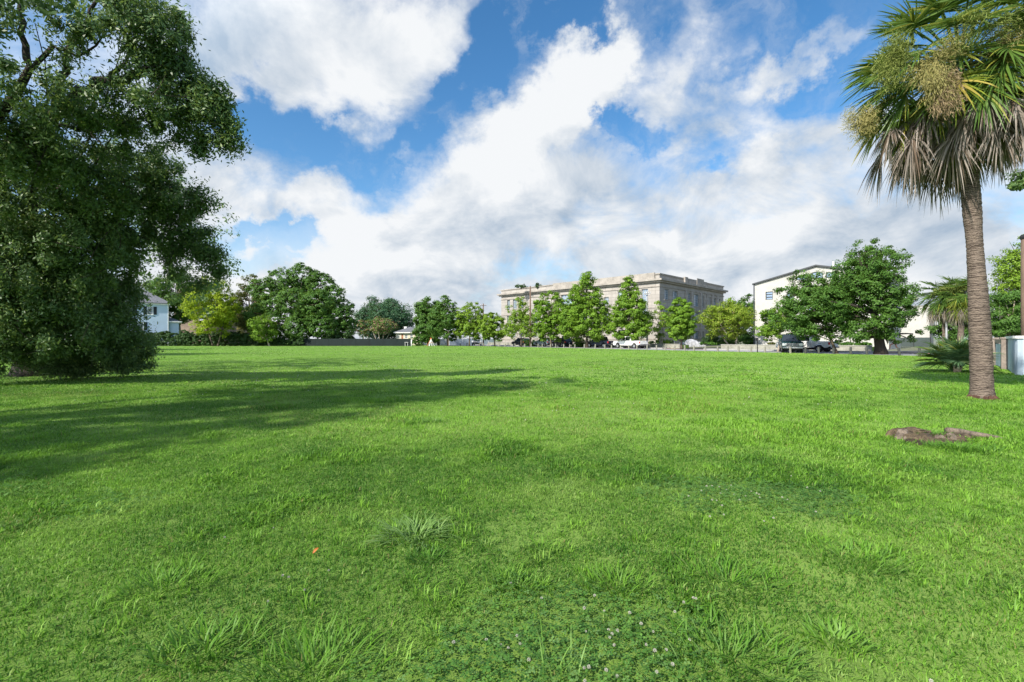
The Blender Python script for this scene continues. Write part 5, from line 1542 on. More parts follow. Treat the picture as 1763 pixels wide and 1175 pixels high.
# ------------------------------------------------------------------ posts, poles and street things
BG = 'short wooden posts along the lawn edge'
post_px = [766.5, 793, 803, 818.5, 825, 834, 842, 859, 868, 886, 904, 915, 925.7, 935, 947, 956.4, 972, 980, 991, 1005, 1026, 1041, 1053, 1068.5, 1082, 1096, 1113, 1130, 1146, 1161, 1178.5, 1194.5, 1214, 1235.5, 1252.5, 1273, 1292.5, 1317, 1362, 1387, 1411.5, 1437, 1465, 1492, 1549, 1582.6, 1622]
mb = MB(); mb.lathe([(.0, -.05), (.095, -.05), (.10, .0), (.097, .58), (.085, .65), (.0, .66)], 8)
post_me = None
rng = np.random.default_rng(5)
M_POSTSHADE = mat('shaded_post_wood', (.055, .06, .055), .9, .3, 6.0, .5, 40, stretch=(1, 1, .2))  # post wood darkened to paint in the shade on the right-hand posts
post_shade = None
near_name = {1549: 'leaning shade-toned wooden post near the thick dark trunk', 1582.6: 'shade-toned wooden post left of the palmetto bush', 1622: 'shade-toned wooden post half hidden behind the palmetto bush'}
spans = [(840, 'grey wooden post in front of the blue grey board fence'), (930, 'grey wooden post in front of the dark parked estate cars'), (1010, 'grey wooden post between the blue grey car and the dark blue pickup'), (1056, 'grey wooden post in front of the dark blue pickup'),
         (1120, 'grey wooden post in front of the white pickup behind the pointed tree'), (1165, 'grey wooden post left of the driveway with the covered car'), (1240, 'grey wooden post in front of the brick strip and driveway'), (1330, 'grey wooden post in front of the low wall by the black lamp post'),
         (1420, 'shade-toned wooden post in front of the white and dark green pickups'), (1500, 'shade-toned wooden post between the white pickup and the thick dark trunk')]
for px in post_px:
    dark = px > 1380
    if dark and post_shade is None:
        o = MB(); o.v, o.f = list(mb.v), list(mb.f); o = o.build('bollard', M_POSTSHADE); post_shade = o
    elif not dark and post_me is None:
        o = MB(); o.v, o.f = list(mb.v), list(mb.f); o = o.build('bollard', M_WOODPOST); post_me = o
    else:
        o = (post_shade if dark else post_me).copy(); scene.collection.objects.link(o)
    o.location = S(s_at(px, rng.uniform(-.12, .12)), rng.uniform(-.12, .12))
    o.scale = (1, 1, rng.uniform(.9, 1.08))
    o.rotation_euler = (rng.normal() * .03, rng.normal() * .03, rng.uniform(0, 6))
    if px == 1549: o.rotation_euler = (0, -.14, 0)
    lab = near_name.get(px) or next(l for lim, l in spans if px < lim)
    tag(o, lab, 'bollard', BG)

def pole(label, px, Y, top, r, m, arms=(), name='utility_pole', cat='utility pole', taper=.75):
    b = Vector((Xat(px, Y), Y, 0))
    t = thing(name, label, cat, b)
    H = Zat(top, Y)
    mb = MB(); mb.tube([(0, 0, -.05), (0, 0, H * .5), (0, 0, H)], [r, r * (1 + taper) / 2, r * taper], 10); mb.build('pole', m, t, smooth=True)
    for (py, hw, tilt) in arms:
        z = Zat(py, Y); w2 = hw / F * Y
        mb = MB(); mb.bar((-w2, -r - .06, z - tilt), (w2, -r - .06, z + tilt), .11, .13); cb = mb.build('crossarm', m, t)
        for i in range(4):
            x = -w2 + w2 * 2 * (i + .3) / 3.6
            mb = MB(); mb.lathe([(.0, 0), (.035, 0), (.05, .05), (.03, .08), (.05, .12), (.0, .16)], 8, (x, -r - .06, z + tilt * x / max(w2, .1) + .066)); mb.build('insulator', M_TRIM, cb)
    return t
pole('slim brown utility pole with a crossarm between two yellowish street trees', 832, 112, 523, .16, M_POLEWOOD, ((526, 5.6, 0),))
pole('tall plain brown pole against the left part of the limestone building', 913, 91, 493, .17, M_POLEWOOD)
pole('pale grey utility pole with crossarms in front of the limestone building corner', 1114, 84, 503, .17, M_POLEGREY, ((505.5, 6, .05), (508, 4, -.05)))
rp = pole('reddish brown wooden pole at the right edge above the garden wall', 1765, 25, 412, .17, M_POLEWOOD, taper=.95)
mb = MB(); zz = Zat(412, 25); mb.lathe([(.0, zz), (.19, zz), (.21, zz + .1), (.17, zz + .22), (.0, zz + .22)], 10); mb.build('cap', M_BLACKMETAL, rp)
pole('slim grey post beside the brown trunk of the left twin palm', 1629.5, 33.6, 548, .07, M_POLEGREY, name='pole', cat='pole')
pole('thin dark pole standing in front of the covered car', 1184.5, 63, 578, .035, M_BLACKMETAL, name='pole', cat='pole')
pole('short white post at the right end of the dark green fence', 708.5, 102, 585, .12, M_TRIM, name='marker_post', cat='post', taper=1.0)
# double armed street lamp
sl = thing('street_lamp', 'street lamp with two short arms inside the tree behind the trestle', 'street lamp', Vector((Xat(772, 103), 103, 0)))
H = Zat(570, 103)
mb = MB(); mb.tube([(0, 0, -.05), (0, 0, H)], [.09, .06], 8); mb.build('pole', M_POLEWOOD, sl)
for sgn in (-1, 1):
    mb = MB(); mb.tube([(0, 0, H - .1), (sgn * .35, 0, H + .12), (sgn * .75, 0, H + .25)], [.04, .035, .03], 6); ar = mb.build('arm', M_POLEGREY, sl)
    mb = MB(); mb.add([(sgn * .55, -.1, H + .2), (sgn * .95, -.12, H + .34), (sgn * .95, .12, H + .34), (sgn * .55, .1, H + .2), (sgn * .55, -.08, H + .32), (sgn * .95, -.1, H + .44), (sgn * .95, .1, H + .44), (sgn * .55, .08, H + .32)], [(0, 3, 2, 1), (4, 5, 6, 7), (0, 1, 5, 4), (1, 2, 6, 5), (2, 3, 7, 6), (3, 0, 4, 7)]); mb.build('lamp_head', M_TRIM, ar)
# black lamp post with a bent head
lp = thing('lamp_post', 'slim black lamp post with a flat bent head in front of the gabled building', 'lamp post', S(s_at(1304, .5), .5))
Yl = lp.location.y; H = Zat(583.5, Yl)
mb = MB(); mb.tube([(0, 0, -.05), (0, 0, H)], .05, 8); mb.build('pole', M_BLACKMETAL, lp)
mb = MB(); mb.box(-.14, .04, -.05, .05, H + .002, H + .09); mb.box(-.14, -.06, -.045, .045, H - .22, H + .001); mb.build('lamp_head', M_BLACKMETAL, lp, bevel=.01)
# post lantern by the driveway
ln = thing('post_lantern', 'pale blue post lantern beside the driveway, left of the covered car', 'lamp post', Vector((Xat(1161, 84), 84, 0)))
mb = MB(); mb.tube([(0, 0, -.05), (0, 0, 1.1)], .05, 8); mb.build('pole', M_POLEGREY, ln)
mb = MB(); mb.lathe([(.06, 1.1), (.15, 1.16), (.19, 1.55), (.0, 1.56)], 8); mb.build('lantern_glass', mat('lantern_glass', (.38, .5, .56), .3, .1, 3.0), ln)
mb = MB(); mb.lathe([(.26, 1.562), (.22, 1.62), (.07, 1.78), (.0, 1.84)], 8); mb.build('lantern_cap', M_POLEGREY, ln)
# trestle of leaning boards
tr_ = thing('trestle', 'A-shaped trestle of white boards with orange ends at the far edge of the lawn', 'trestle', Vector((Xat(742, 104), 104, 0)))
apex = Zat(583.2, 104); hw = 6.6 / F * 104
M_ORANGE = mat('orange_paint', (.55, .17, .05), .7, .15, 4.0)
for i, (x, y) in enumerate(((-hw, -.35), (hw, -.35), (hw * .8, .4), (-hw * .8, .4), (-hw * .3, -.45), (hw * .35, -.4))):
    mb = MB(); a = Vector((x, y, 0)); b = Vector((x * .06, y * .1, apex * .93)); mb.bar(a, b, .13, .05)
    mb.build('leg', M_ORANGE if i in (0, ) else M_TRIM, tr_)
mb = MB(); mb.box(-.16, .16, -.12, .12, apex * .93 + .01, apex + .12); mb.build('top_block', M_ORANGE, tr_, bevel=.02)
mb = MB(); mb.bar((-hw * .55, -.22, apex * .45), (hw * .55, -.22, apex * .45), .1, .04); mb.build('crossbar', M_ORANGE, tr_)
# small white table in front of the green fence
tb = thing('small_table', 'small white table in front of the dark green fence by the white post', 'table', Vector((Xat(700, 103.5), 103.5, 0)))
zt_ = Zat(589.5, 103.5)
mb = MB(); mb.box(-.35, .35, -.25, .25, zt_ - .06, zt_); mb.build('table_top', M_TRIM, tb, bevel=.01)
for x in (-.28, .28):
    for y in (-.2, .2):
        mb = MB(); mb.box(x - .025, x + .025, y - .025, y + .025, 0, zt_ - .062); mb.build('leg', M_TRIM, tb)
# black wheeled bin by the white boards
bn = thing('wheeled_bin', 'black bin in front of the white board fence', 'bin', Vector((Xat(755, 112), 112, 0)))
mb = MB(); mb.add([(-.26, -.3, .06), (.26, -.3, .06), (.26, .3, .06), (-.26, .3, .06), (-.32, -.37, 1.0), (.32, -.37, 1.0), (.32, .37, 1.0), (-.32, .37, 1.0)], [(0, 3, 2, 1), (4, 5, 6, 7), (0, 1, 5, 4), (1, 2, 6, 5), (2, 3, 7, 6), (3, 0, 4, 7)]); mb.build('body', M_PLASTIC, bn, bevel=.02)
mb = MB(); mb.add([(-.34, -.4, 1.003), (.34, -.4, 1.003), (.34, .4, 1.003), (-.34, .4, 1.003), (-.30, -.34, 1.10), (.30, -.34, 1.10), (.30, .34, 1.12), (-.30, .34, 1.12)], [(0, 3, 2, 1), (4, 5, 6, 7), (0, 1, 5, 4), (1, 2, 6, 5), (2, 3, 7, 6), (3, 0, 4, 7)]); mb.build('lid', M_PLASTIC, bn, bevel=.02)

# ------------------------------------------------------------------ runner on the far pavement
def skin_mesh(name, joints, edges, m, parent, sub=2):
    """one continuous skin grown round a joint skeleton: joints {key: (pos, radius)}"""
    keys = list(joints)
    me = bpy.data.meshes.new(name)
    me.from_pydata([joints[k][0] for k in keys], [(keys.index(a), keys.index(b)) for a, b in edges], [])
    o = bpy.data.objects.new(name, me)
    scene.collection.objects.link(o)
    sk = o.modifiers.new('skin', 'SKIN')
    me.skin_vertices.new() if not me.skin_vertices else None
    for i, k in enumerate(keys):
        r = joints[k][1]
        me.skin_vertices[0].data[i].radius = (r, r) if not hasattr(r, '__len__') else r
    me.skin_vertices[0].data[0].use_root = True
    s = o.modifiers.new('smooth', 'SUBSURF'); s.levels = sub; s.render_levels = sub
    sk.use_smooth_shade = True
    me.materials.append(m)
    if parent: o.parent = parent
    return o
M_SKIN = mat('skin', (.52, .27, .17), .6, .08, 4.0)
rn = thing('person', 'runner in pink top and dark shorts on the far pavement by the thick trunk', 'person', S(s_at(1540.5, 9.9), 9.9, .128), math.atan2(SU.y, SU.x) + .25)
J = {'pelvis': ((0, 0, .96), .115), 'waist': ((.02, 0, 1.08), .105), 'chest': ((.06, 0, 1.28), (.15, .115)), 'neck0': ((.09, 0, 1.45), .06), 'neck': ((.105, 0, 1.51), .05), 'head': ((.135, 0, 1.60), .088), 'crown': ((.13, 0, 1.69), .075), 'nose': ((.225, 0, 1.60), .018), 'chin': ((.195, 0, 1.545), .035)}
E = [('pelvis', 'waist'), ('waist', 'chest'), ('chest', 'neck0'), ('neck0', 'neck'), ('neck', 'head'), ('head', 'crown'), ('head', 'nose'), ('head', 'chin')]
for s, n in ((1, 'l'), (-1, 'r')):
    fwd = s
    J.update({n + 'ear': ((.13, s * .095, 1.60), .02), n + 'sh': ((.07, s * .18, 1.41), .06), n + 'el': ((.07 - fwd * .22, s * .25, 1.18 + (.02 if fwd > 0 else -.02)), .04), n + 'wr': ((.07 - fwd * .12 + .18, s * .20, 1.12 + (-.02 if fwd > 0 else .12)), .028), n + 'pm': ((.07 - fwd * .12 + .27, s * .19, 1.14 + (-.02 if fwd > 0 else .14)), .034)})
    E += [('head', n + 'ear'), ('chest', n + 'sh'), (n + 'sh', n + 'el'), (n + 'el', n + 'wr'), (n + 'wr', n + 'pm')]
    b = Vector(J[n + 'pm'][0])
    for k in range(4):
        J[n + 'f%d' % k] = (tuple(b + Vector((.05, s * (.02 - .014 * k), .012 * (1.5 - k)))), .009); J[n + 'g%d' % k] = (tuple(b + Vector((.075 - .005 * abs(k - 1), s * (.005 - .012 * k), -.02 + .012 * (1.5 - k)))), .008)
        E += [(n + 'pm', n + 'f%d' % k), (n + 'f%d' % k, n + 'g%d' % k)]
    J[n + 'th'] = (tuple(b + Vector((.02, -s * .04, .02))), .010); E.append((n + 'pm', n + 'th'))
    if s > 0:       # leading leg
        hip, kn, an, toe = (.02, .10, .90), (.36, .10, .68), (.40, .10, .24), (.54, .10, .19)
    else:           # pushing leg
        hip, kn, an, toe = (-.02, -.10, .90), (-.12, -.10, .48), (-.42, -.10, .22), (-.44, -.10, .06)
    J.update({n + 'hip': (hip, .095), n + 'kn': (kn, .062), n + 'calf': (tuple(Vector(kn).lerp(Vector(an), .35)), .058), n + 'an': (an, .036), n + 'toe': (toe, .036)})
    E += [('pelvis', n + 'hip'), (n + 'hip', n + 'kn'), (n + 'kn', n + 'calf'), (n + 'calf', n + 'an'), (n + 'an', n + 'toe')]
skin_mesh('body', J, E, M_SKIN, rn)
cl = lambda k, g: (J[k][0], tuple(x + g for x in J[k][1]) if hasattr(J[k][1], '__len__') else J[k][1] + g)
M_PINK = mat('pink_cloth', (.55, .24, .22), .85, .12, 5.0)
skin_mesh('top', {'w': ((.015, 0, 1.03), .118), 'c': cl('chest', .014), 'n': ((.085, 0, 1.42), .085), 'l': ((.07, .17, 1.40), .072), 'r': ((.07, -.17, 1.40), .072)}, [('w', 'c'), ('c', 'n'), ('c', 'l'), ('c', 'r')], M_PINK, rn)
M_SHORT = mat('dark_short_cloth', (.03, .03, .04), .85, .15, 5.0)
skin_mesh('shorts', {'p': ((0, 0, .97), .132), 'w': ((.01, 0, 1.03), .122), 'l': cl('lhip', .02), 'lk': (tuple(Vector(J['lhip'][0]).lerp(Vector(J['lkn'][0]), .5)), .10), 'r': cl('rhip', .02), 'rk': (tuple(Vector(J['rhip'][0]).lerp(Vector(J['rkn'][0]), .5)), .10)}, [('p', 'w'), ('p', 'l'), ('l', 'lk'), ('p', 'r'), ('r', 'rk')], M_SHORT, rn)
for n in ('l', 'r'):
    a, t_ = Vector(J[n + 'an'][0]), Vector(J[n + 'toe'][0])
    skin_mesh('shoe', {'a': (tuple(a), .045), 'h': (tuple(a - (t_ - a) * .25 + Vector((0, 0, -.03))), .04), 't': (tuple(t_ + (t_ - a) * .25), .038), 'm': (tuple(a.lerp(t_, .6) + Vector((0, 0, -.01))), .046)}, [('a', 'h'), ('a', 'm'), ('m', 't')], M_TRIM, rn)
skin_mesh('hair', {'b': ((.095, 0, 1.635), .088), 't': ((.12, 0, 1.685), .085), 'k': ((.06, 0, 1.56), .06), 'f': ((.165, 0, 1.70), .05)}, [('b', 't'), ('b', 'k'), ('t', 'f')], mat('dark_hair', (.025, .016, .012), .7, .2, 20.0), rn)

# ------------------------------------------------------------------ rotting stump and fallen leaf
st = thing('tree_stump', 'rotten low tree stump overgrown with grass, with a root reaching right', 'tree stump', G(1603, 757))
rng = np.random.default_rng(12)
NA = 120                                      # low worn-down mound of wood: broken rim in front, flat mossy back
rings = [(1.16, -.02), (1.04, .30), (.98, .70), (.90, .95), (.78, 1.0), (.62, .92), (.45, .80), (.25, .78), (.0, .8)]
NR = len(rings)
V = []
for i in range(NA):
    a = 2 * math.pi * i / NA
    n1 = 1 + .12 * math.sin(3 * a + 1) + .06 * math.sin(7 * a + 2) + .035 * math.sin(17 * a)
    hh = .085 + .03 * math.cos(a - 2.7) + .02 * math.sin(5 * a) + .010 * math.sin(11 * a + 1)
    front = max(0.0, -math.sin(a))
    for k, (rr, z) in enumerate(rings):
        q = 1.0 - (.5 * front * (.5 + .5 * math.sin(9 * a)) if 2 <= k <= 5 else 0)
        V.append((.46 * rr * n1 * math.cos(a) + rng.normal() * .004, .27 * rr * n1 * math.sin(a) + rng.normal() * .004, z * hh * q + rng.normal() * .006))
Fq = [(i * NR + j, ((i + 1) % NA) * NR + j, ((i + 1) % NA) * NR + j + 1, i * NR + j + 1) for i in range(NA) for j in range(NR - 1)]
M_ROT = mat('rotten_wood', (.022, .016, .010), .95, .3, 9.0, 1.0, 30, col2=(.17, .125, .075), stretch=(2.0, 2.0, .8))
link('stump', np_mesh('stump', V, Fq), M_ROT, st)
def knob(c, top, r0, seed):
    """weathered piece of the old root flare, ridged along its length"""
    g = np.random.default_rng(seed)
    K, H = 26, 12
    V = []
    for h in range(H + 1):
        t = h / H
        for j in range(K):
            a = 2 * math.pi * j / K
            r = r0 * (1.15 - .55 * t ** 1.5) * (1 + .20 * math.sin(4 * a + seed + t) + .10 * math.sin(9 * a + 2 * t)) + g.normal() * .0025
            if h == H: r *= .25
            p = Vector(c).lerp(Vector(top), t)
            V.append((p.x + r * math.cos(a), p.y + r * math.sin(a) * .8, p.z + (g.normal() * .005 if h else 0)))
    Fq = [(h * K + j, h * K + (j + 1) % K, (h + 1) * K + (j + 1) % K, (h + 1) * K + j) for h in range(H) for j in range(K)]
    link('root_knob', np_mesh('root_knob', V, Fq), mat('grey_root_wood', (.085, .066, .05), .95, .4, 9.0, .8, 35, col2=(.26, .205, .155), stretch=(2, 2, .5)), st)
knob((-.43, -.06, -.02), (-.35, .02, .135), .075, 1)
knob((-.02, -.20, -.02), (-.01, -.13, .085), .062, 2)
knob((.15, -.20, -.02), (.13, -.12, .11), .05, 3)
mb = MB()
pts = [(.30, .10, .09), (.46, .09, .085), (.60, .06, .055), (.74, .03, .045), (.88, .0, .02), (.97, -.02, .0)]
mb.tube(pts, [.05, .04, .042, .03, .026, .012], 9)
mb.build('root', mat('grey_root_wood', (.085, .066, .05)), st, smooth=True)
mb = MB()                                    # crumbled wood and soil around it
for i in range(46):
    a = 2 * math.pi * i / 46
    k = 1 + .22 * math.sin(2 * a + .6) + .16 * math.sin(5 * a + 1) + rng.normal() * .10
    mb.v.append((.55 * k * math.cos(a) + .04, .33 * k * math.sin(a) - .05, .002)); mb.v.append((.34 * k * math.cos(a), .2 * k * math.sin(a) - .03, .03 + abs(rng.normal()) * .008))
for i in range(46):
    j = (i + 1) % 46
    mb.f.append((2 * i, 2 * j, 2 * j + 1, 2 * i + 1))
mb.build('soil', mat('crumbly_soil', (.045, .032, .018), .98, .4, 18.0, 1.0, 60), st)
fl_ = MB()
for i in range(6):
    t = i / 5; w2 = .012 * math.sin(math.pi * min(.98, t + .06)) ** .7
    for sgn in (-1, 0, 1):
        fl_.v.append((-.03 + .06 * t, sgn * w2, .035 + .012 * math.sin(t * 3) + abs(sgn) * .006))
for i in range(5):
    for j in range(2):
        fl_.f.append((i * 3 + j, i * 3 + j + 1, i * 3 + 4 + j, i * 3 + 3 + j))
lf = fl_.build('fallen_leaf', mat('orange_leaf', (.36, .11, .02), .6, .25, 60.0), smooth=True)
lf.scale = (.75, .75, .75); lf.location = G(545, 952); lf.rotation_euler = (.5, -.5, .9)
tag(lf, 'single orange fallen leaf lying in the grass', 'leaf')

# ------------------------------------------------------------------ grass
def vnoise(x, y, f, seed):
    """smooth value noise on a lattice"""
    r = np.random.default_rng(seed).uniform(size=(256, 256))
    X, Y = x * f + 1000, y * f + 1000
    i, j = np.floor(X).astype(int), np.floor(Y).astype(int)
    u, v = X - i, Y - j
    u, v = u * u * (3 - 2 * u), v * v * (3 - 2 * v)
    g = lambda a, b: r[a % 256, b % 256]
    return (g(i, j) * (1 - u) + g(i + 1, j) * u) * (1 - v) + (g(i, j + 1) * (1 - u) + g(i + 1, j + 1) * u) * v
def fbm(x, y, f, seed, o=4):
    s, a, t = 0, 1, 0
    for k in range(o):
        s = s + a * vnoise(x, y, f * 2 ** k, seed + k); t += a; a *= .55
    return s / t
def scatter(n, Y0, Y1, rng, pw=1.0):
    """ground points in the wedge the camera looks over, from Y0 to Y1"""
    u = rng.uniform(size=n)
    Y = np.sqrt(Y0 ** 2 + u * (Y1 ** 2 - Y0 ** 2)) if pw == 1.0 else (Y0 ** (2 - pw) + u * (Y1 ** (2 - pw) - Y0 ** (2 - pw))) ** (1 / (2 - pw))
    X = rng.uniform(-1, 1, n) * (1.2 * Y + 3.2 + .8 * np.abs(rng.normal(size=n)))
    return X, Y
def clover_mask(x, y):
    e = lambda cx, cy, rx, ry: np.clip(1.25 - ((x - cx) / rx) ** 2 - ((y - cy) / ry) ** 2, 0, 1)
    m = e(.28, 2.12, .62, .46) + e(1.98, 3.95, .85, .55) + e(-.1, 1.85, .5, .25) * .8
    return np.clip(m * .8 + (fbm(x, y, 3.0, 77) - .5) * 2.2 * (m > 0) + np.clip(fbm(x, y, .8, 78) - .66, 0, 1) * 3, 0, 1)
def tall_mask(x, y):
    """coarse tufty grass: patches, more of it near the camera and towards the right"""
    n = fbm(x, y, 1.1, 31)
    return np.clip((n - .56 + .05 * np.clip(x / 4, -1, 1)) * 7, 0, 1)
def blades(X, Y, h, w_, rng, seg2=True, lean=.55, azb=None):
    n = len(X)
    az = rng.uniform(0, 2 * np.pi, n) if azb is None else azb
    d = np.stack([np.cos(az), np.sin(az), np.zeros(n)], 1)
    s = np.stack([-np.sin(az + rng.normal(size=n) * .6), np.cos(az), np.zeros(n)], 1)
    s = unit(s)
    ln = np.abs(rng.normal(size=n)) * lean + .15
    b = np.stack([X, Y, np.full(n, -.004)], 1)
    h = h[:, None]; w_ = w_[:, None]; ln = ln[:, None]
    up = np.array([0, 0, 1.0])
    if seg2:
        m_ = b + up * h * .62 + d * h * ln * .32
        t = b + up * h * (1.0 - .25 * np.clip(ln, 0, 1.6)) + d * h * ln
        V = np.stack([b - s * w_ * .5, b + s * w_ * .5, m_ + s * w_ * .42, m_ - s * w_ * .42, t + s * w_ * .06, t - s * w_ * .06], 1)
        k = np.arange(n)[:, None] * 6
        Fq = np.concatenate([k + np.array([[0, 1, 2, 3]]), k + np.array([[3, 2, 4, 5]])], 0)
        return V.reshape(-1, 3), Fq, 6
    t = b + up * h + d * h * ln
    V = np.stack([b - s * w_ * .5, b + s * w_ * .5, t + s * w_ * .12, t - s * w_ * .12], 1)
    return V.reshape(-1, 3), np.arange(4 * n).reshape(n, 4), 4
def tint_attr(me, arr):
    a = me.attributes.new('tint', 'FLOAT_VECTOR', 'POINT')
    a.data.foreach_set('vector', np.asarray(arr, np.float32).ravel())
M_BLADE = blade_mat('grass_blade', (0.060, 0.168, 0.016), (0.208, 0.408, 0.040), (0.32, 0.44, 0.12))
rng = np.random.default_rng(2024)
parts = []
def layer(n, Y0, Y1, hfun, w0, seg2, pw=1.0, lean=.55, fade_in=0.0, fade_out=0.0):
    X, Y = scatter(n, Y0, Y1, rng, pw)
    cl_ = clover_mask(X, Y) if Y0 < 6 else np.zeros(n)
    keep = rng.uniform(size=n) > cl_ * .85
    if fade_in: keep &= rng.uniform(size=n) < (Y - Y0) / fade_in
    if fade_out: keep &= rng.uniform(size=n) < (Y1 - Y) / fade_out
    stump = ((X - st.location.x) / .42) ** 2 + ((Y - st.location.y) / .24) ** 2 < rng.uniform(.0, 1.0, n)
    pb = (X - PB.x) ** 2 + (Y - PB.y) ** 2 < .22 ** 2
    road = ((X - SB.x) * SN.x + (Y - SB.y) * SN.y) > .85
    bare = (fbm(X, Y, .9, 140) > .74) & (rng.uniform(size=n) < .5)          # worn spots
    keep &= ~stump & ~pb & ~road & ~bare
    X, Y = X[keep], Y[keep]
    tm = tall_mask(X, Y)
    h = hfun(X, Y, tm)
    V, Fq, k = blades(X, Y, h, w0 * (1 + .7 * tm) * rng.uniform(.6, 1.4, len(X)), rng, seg2, lean)
    big = fbm(X, Y, .22, 5); mid = fbm(X, Y, 1.7, 15); fin = fbm(X, Y, 6.0, 25)
    hue = np.clip((big - .5) * 1.6 + (mid - .5) * 1.3 + (fin - .5) * .8 + .52 + rng.normal(size=len(X)) * .22 + .12 * tm + .30 * np.clip((Y - 12) / 40, 0, 1), 0, 1)  # far blades tinted up: yellower turf plus painted-in grazing down-sun brightness
    pale = np.where(rng.uniform(size=len(X)) < .05, rng.uniform(.3, .9, len(X)), 0) + np.clip((mid - .62) * 2, 0, .35)
    dryp = fbm(X, Y, .45, 60)
    dry = np.where(rng.uniform(size=len(X)) < .02 + np.clip((dryp - .58) * 1.6, 0, .18), rng.uniform(.3, .8, len(X)), 0)
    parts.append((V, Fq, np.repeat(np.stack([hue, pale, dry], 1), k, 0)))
layer(800000, 1.0, 7.0, lambda X, Y, t: rng.uniform(.016, .036, len(X)) * (1 + .9 * t), .0046, True, 1.0, .95, 0, 3.0)
layer(50000, 1.0, 6.5, lambda X, Y, t: rng.uniform(.03, .065, len(X)) * (.55 + 1.1 * t), .0055, True, 1.0, 1.0, 0, 2.0)
layer(640000, 3.5, 15.0, lambda X, Y, t: rng.uniform(.020, .040, len(X)) * (1 + .8 * t), .0085, False, 1.0, .9, 3.5, 4.0)
layer(380000, 11.0, 50.0, lambda X, Y, t: rng.uniform(.022, .042, len(X)) * (1 + .4 * t), .022, False, 1.3, .8, 4.0, 12.0)
layer(150000, 38.0, 104.0, lambda X, Y, t: rng.uniform(.03, .055, len(X)), .06, False, 1.5, .7, 12.0, 0)
def clumps(n, Y0, Y1, nb, rad, hh, w0):
    """small bright tufts of coarser grass all over the turf"""
    X, Y = scatter(n, Y0, Y1, rng, 1.4)
    q = fbm(X, Y, .7, 200)
    keep = (rng.uniform(size=n) < np.clip((q - .38) * 4, .05, 1) * (.6 + .4 * np.clip(X / (Y + .1), -1, 1))) & (clover_mask(X, Y) < .4)
    X, Y = X[keep], Y[keep]
    n = len(X)
    i = np.repeat(np.arange(n), nb)
    a = rng.uniform(0, 6.28, n * nb)
    sc = rng.uniform(.6, 1.5, n)
    r = rad * sc[i] * rng.uniform(size=n * nb) ** .6
    bx, by = X[i] + np.cos(a) * r, Y[i] + np.sin(a) * r
    V, Fq, k = blades(bx, by, hh * sc[i] * rng.uniform(.5, 1.2, n * nb), w0 * rng.uniform(.7, 1.3, n * nb), rng, True, .9, a + rng.normal(size=n * nb) * .7)
    hue = np.clip((rng.uniform(.35, 1.0, n))[i] + rng.normal(size=n * nb) * .15, 0, 1)
    pale = np.clip((rng.uniform(-.4, .35, n))[i], 0, 1)
    parts.append((V, Fq, np.repeat(np.stack([hue, pale, 0 * hue], 1), k, 0)))
clumps(2200, 1.2, 7.5, 26, .05, .055, .0055)
clumps(3200, 5.0, 16.0, 16, .07, .055, .010)
def merge_layers(parts):
    Vs, Fs, Ts, o = [], [], [], 0
    for V, Fq, T in parts:
        Vs.append(V); Fs.append(Fq + o); Ts.append(T); o += len(V)
    return np.vstack(Vs), np.vstack(Fs), np.vstack(Ts)
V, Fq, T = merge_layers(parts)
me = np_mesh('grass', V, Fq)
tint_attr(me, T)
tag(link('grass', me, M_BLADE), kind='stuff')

# clover: small three part leaves held flat just above the grass
M_CLOVER = blade_mat('clover_leaf', (0.055, 0.155, 0.028), (0.145, 0.30, 0.055), (0.24, 0.38, 0.14))
n = 240000
X, Y = scatter(n, 1.55, 5.2, rng)
cm = clover_mask(X, Y)
keep = rng.uniform(size=n) < cm * np.where(Y < 3, 1.0, .9) * .8
X, Y = X[keep], Y[keep]
n = len(X)
a0 = rng.uniform(0, 6.28, n)
z = rng.uniform(.018, .048, n)
r = rng.uniform(.0065, .0115, n)
Vs = []
nrm_t = rng.normal(size=(n, 2)) * .22
for k in range(3):
    a = a0 + k * 2.094
    def pt(rad, da):
        x = np.cos(a + da) * rad; y = np.sin(a + da) * rad
        return np.stack([X + x, Y + y, z + x * nrm_t[:, 0] + y * nrm_t[:, 1]], 1)
    Vs.append(np.stack([pt(r * .08, 0), pt(r * 1.25, -.52), pt(r * 1.6, 0), pt(r * 1.25, .52)], 1))
V = np.stack(Vs, 1).reshape(-1, 3)
hue = np.clip(fbm(X, Y, 4.0, 55) + rng.normal(size=n) * .22, 0, 1)
pale = np.where(rng.uniform(size=n) < .12, .4, 0)
me = np_mesh('clover', V, np.arange(len(V)).reshape(-1, 4))
tint_attr(me, np.repeat(np.stack([hue, pale, 0 * hue], 1), 12, 0))
tag(link('clover', me, M_CLOVER), kind='stuff')

# white clover heads: one object each near the camera, the countless far ones as one scatter
M_BLOOM = mat('clover_bloom', (.36, .37, .27), .8, .2, 300.0, col2=(.52, .51, .46))
def bloom_geo(mb, c, r, rng, k=26):
    for i in range(k):
        u = (i + .5) / k
        el = math.asin(1 - 1.5 * u); az = i * 2.4
        d = Vector((math.cos(el) * math.cos(az), math.cos(el) * math.sin(az), math.sin(el)))
        b = Vector(c); s = d.cross(Vector((.2, .1, 1))).normalized() * r * .17
        mb.add([b + d * r * .2 - s, b + d * r * .2 + s, b + d * r + s * .5, b + d * r - s * .5], [(0, 1, 2, 3)])
        mb.add([b + d * r * .2 - s.cross(d), b + d * r * .2 + s.cross(d), b + d * r + s.cross(d) * .5, b + d * r - s.cross(d) * .5], [(0, 1, 2, 3)])
mb = MB(); bloom_geo(mb, (0, 0, .055), .0072, rng)
proto = mb.build('clover_flower', M_BLOOM)
mb = MB(); mb.tube([(0, 0, 0), (.002, .001, .05)], [.0014, .001], 4); stemo = mb.build('stem', LF_SHRUB, proto)
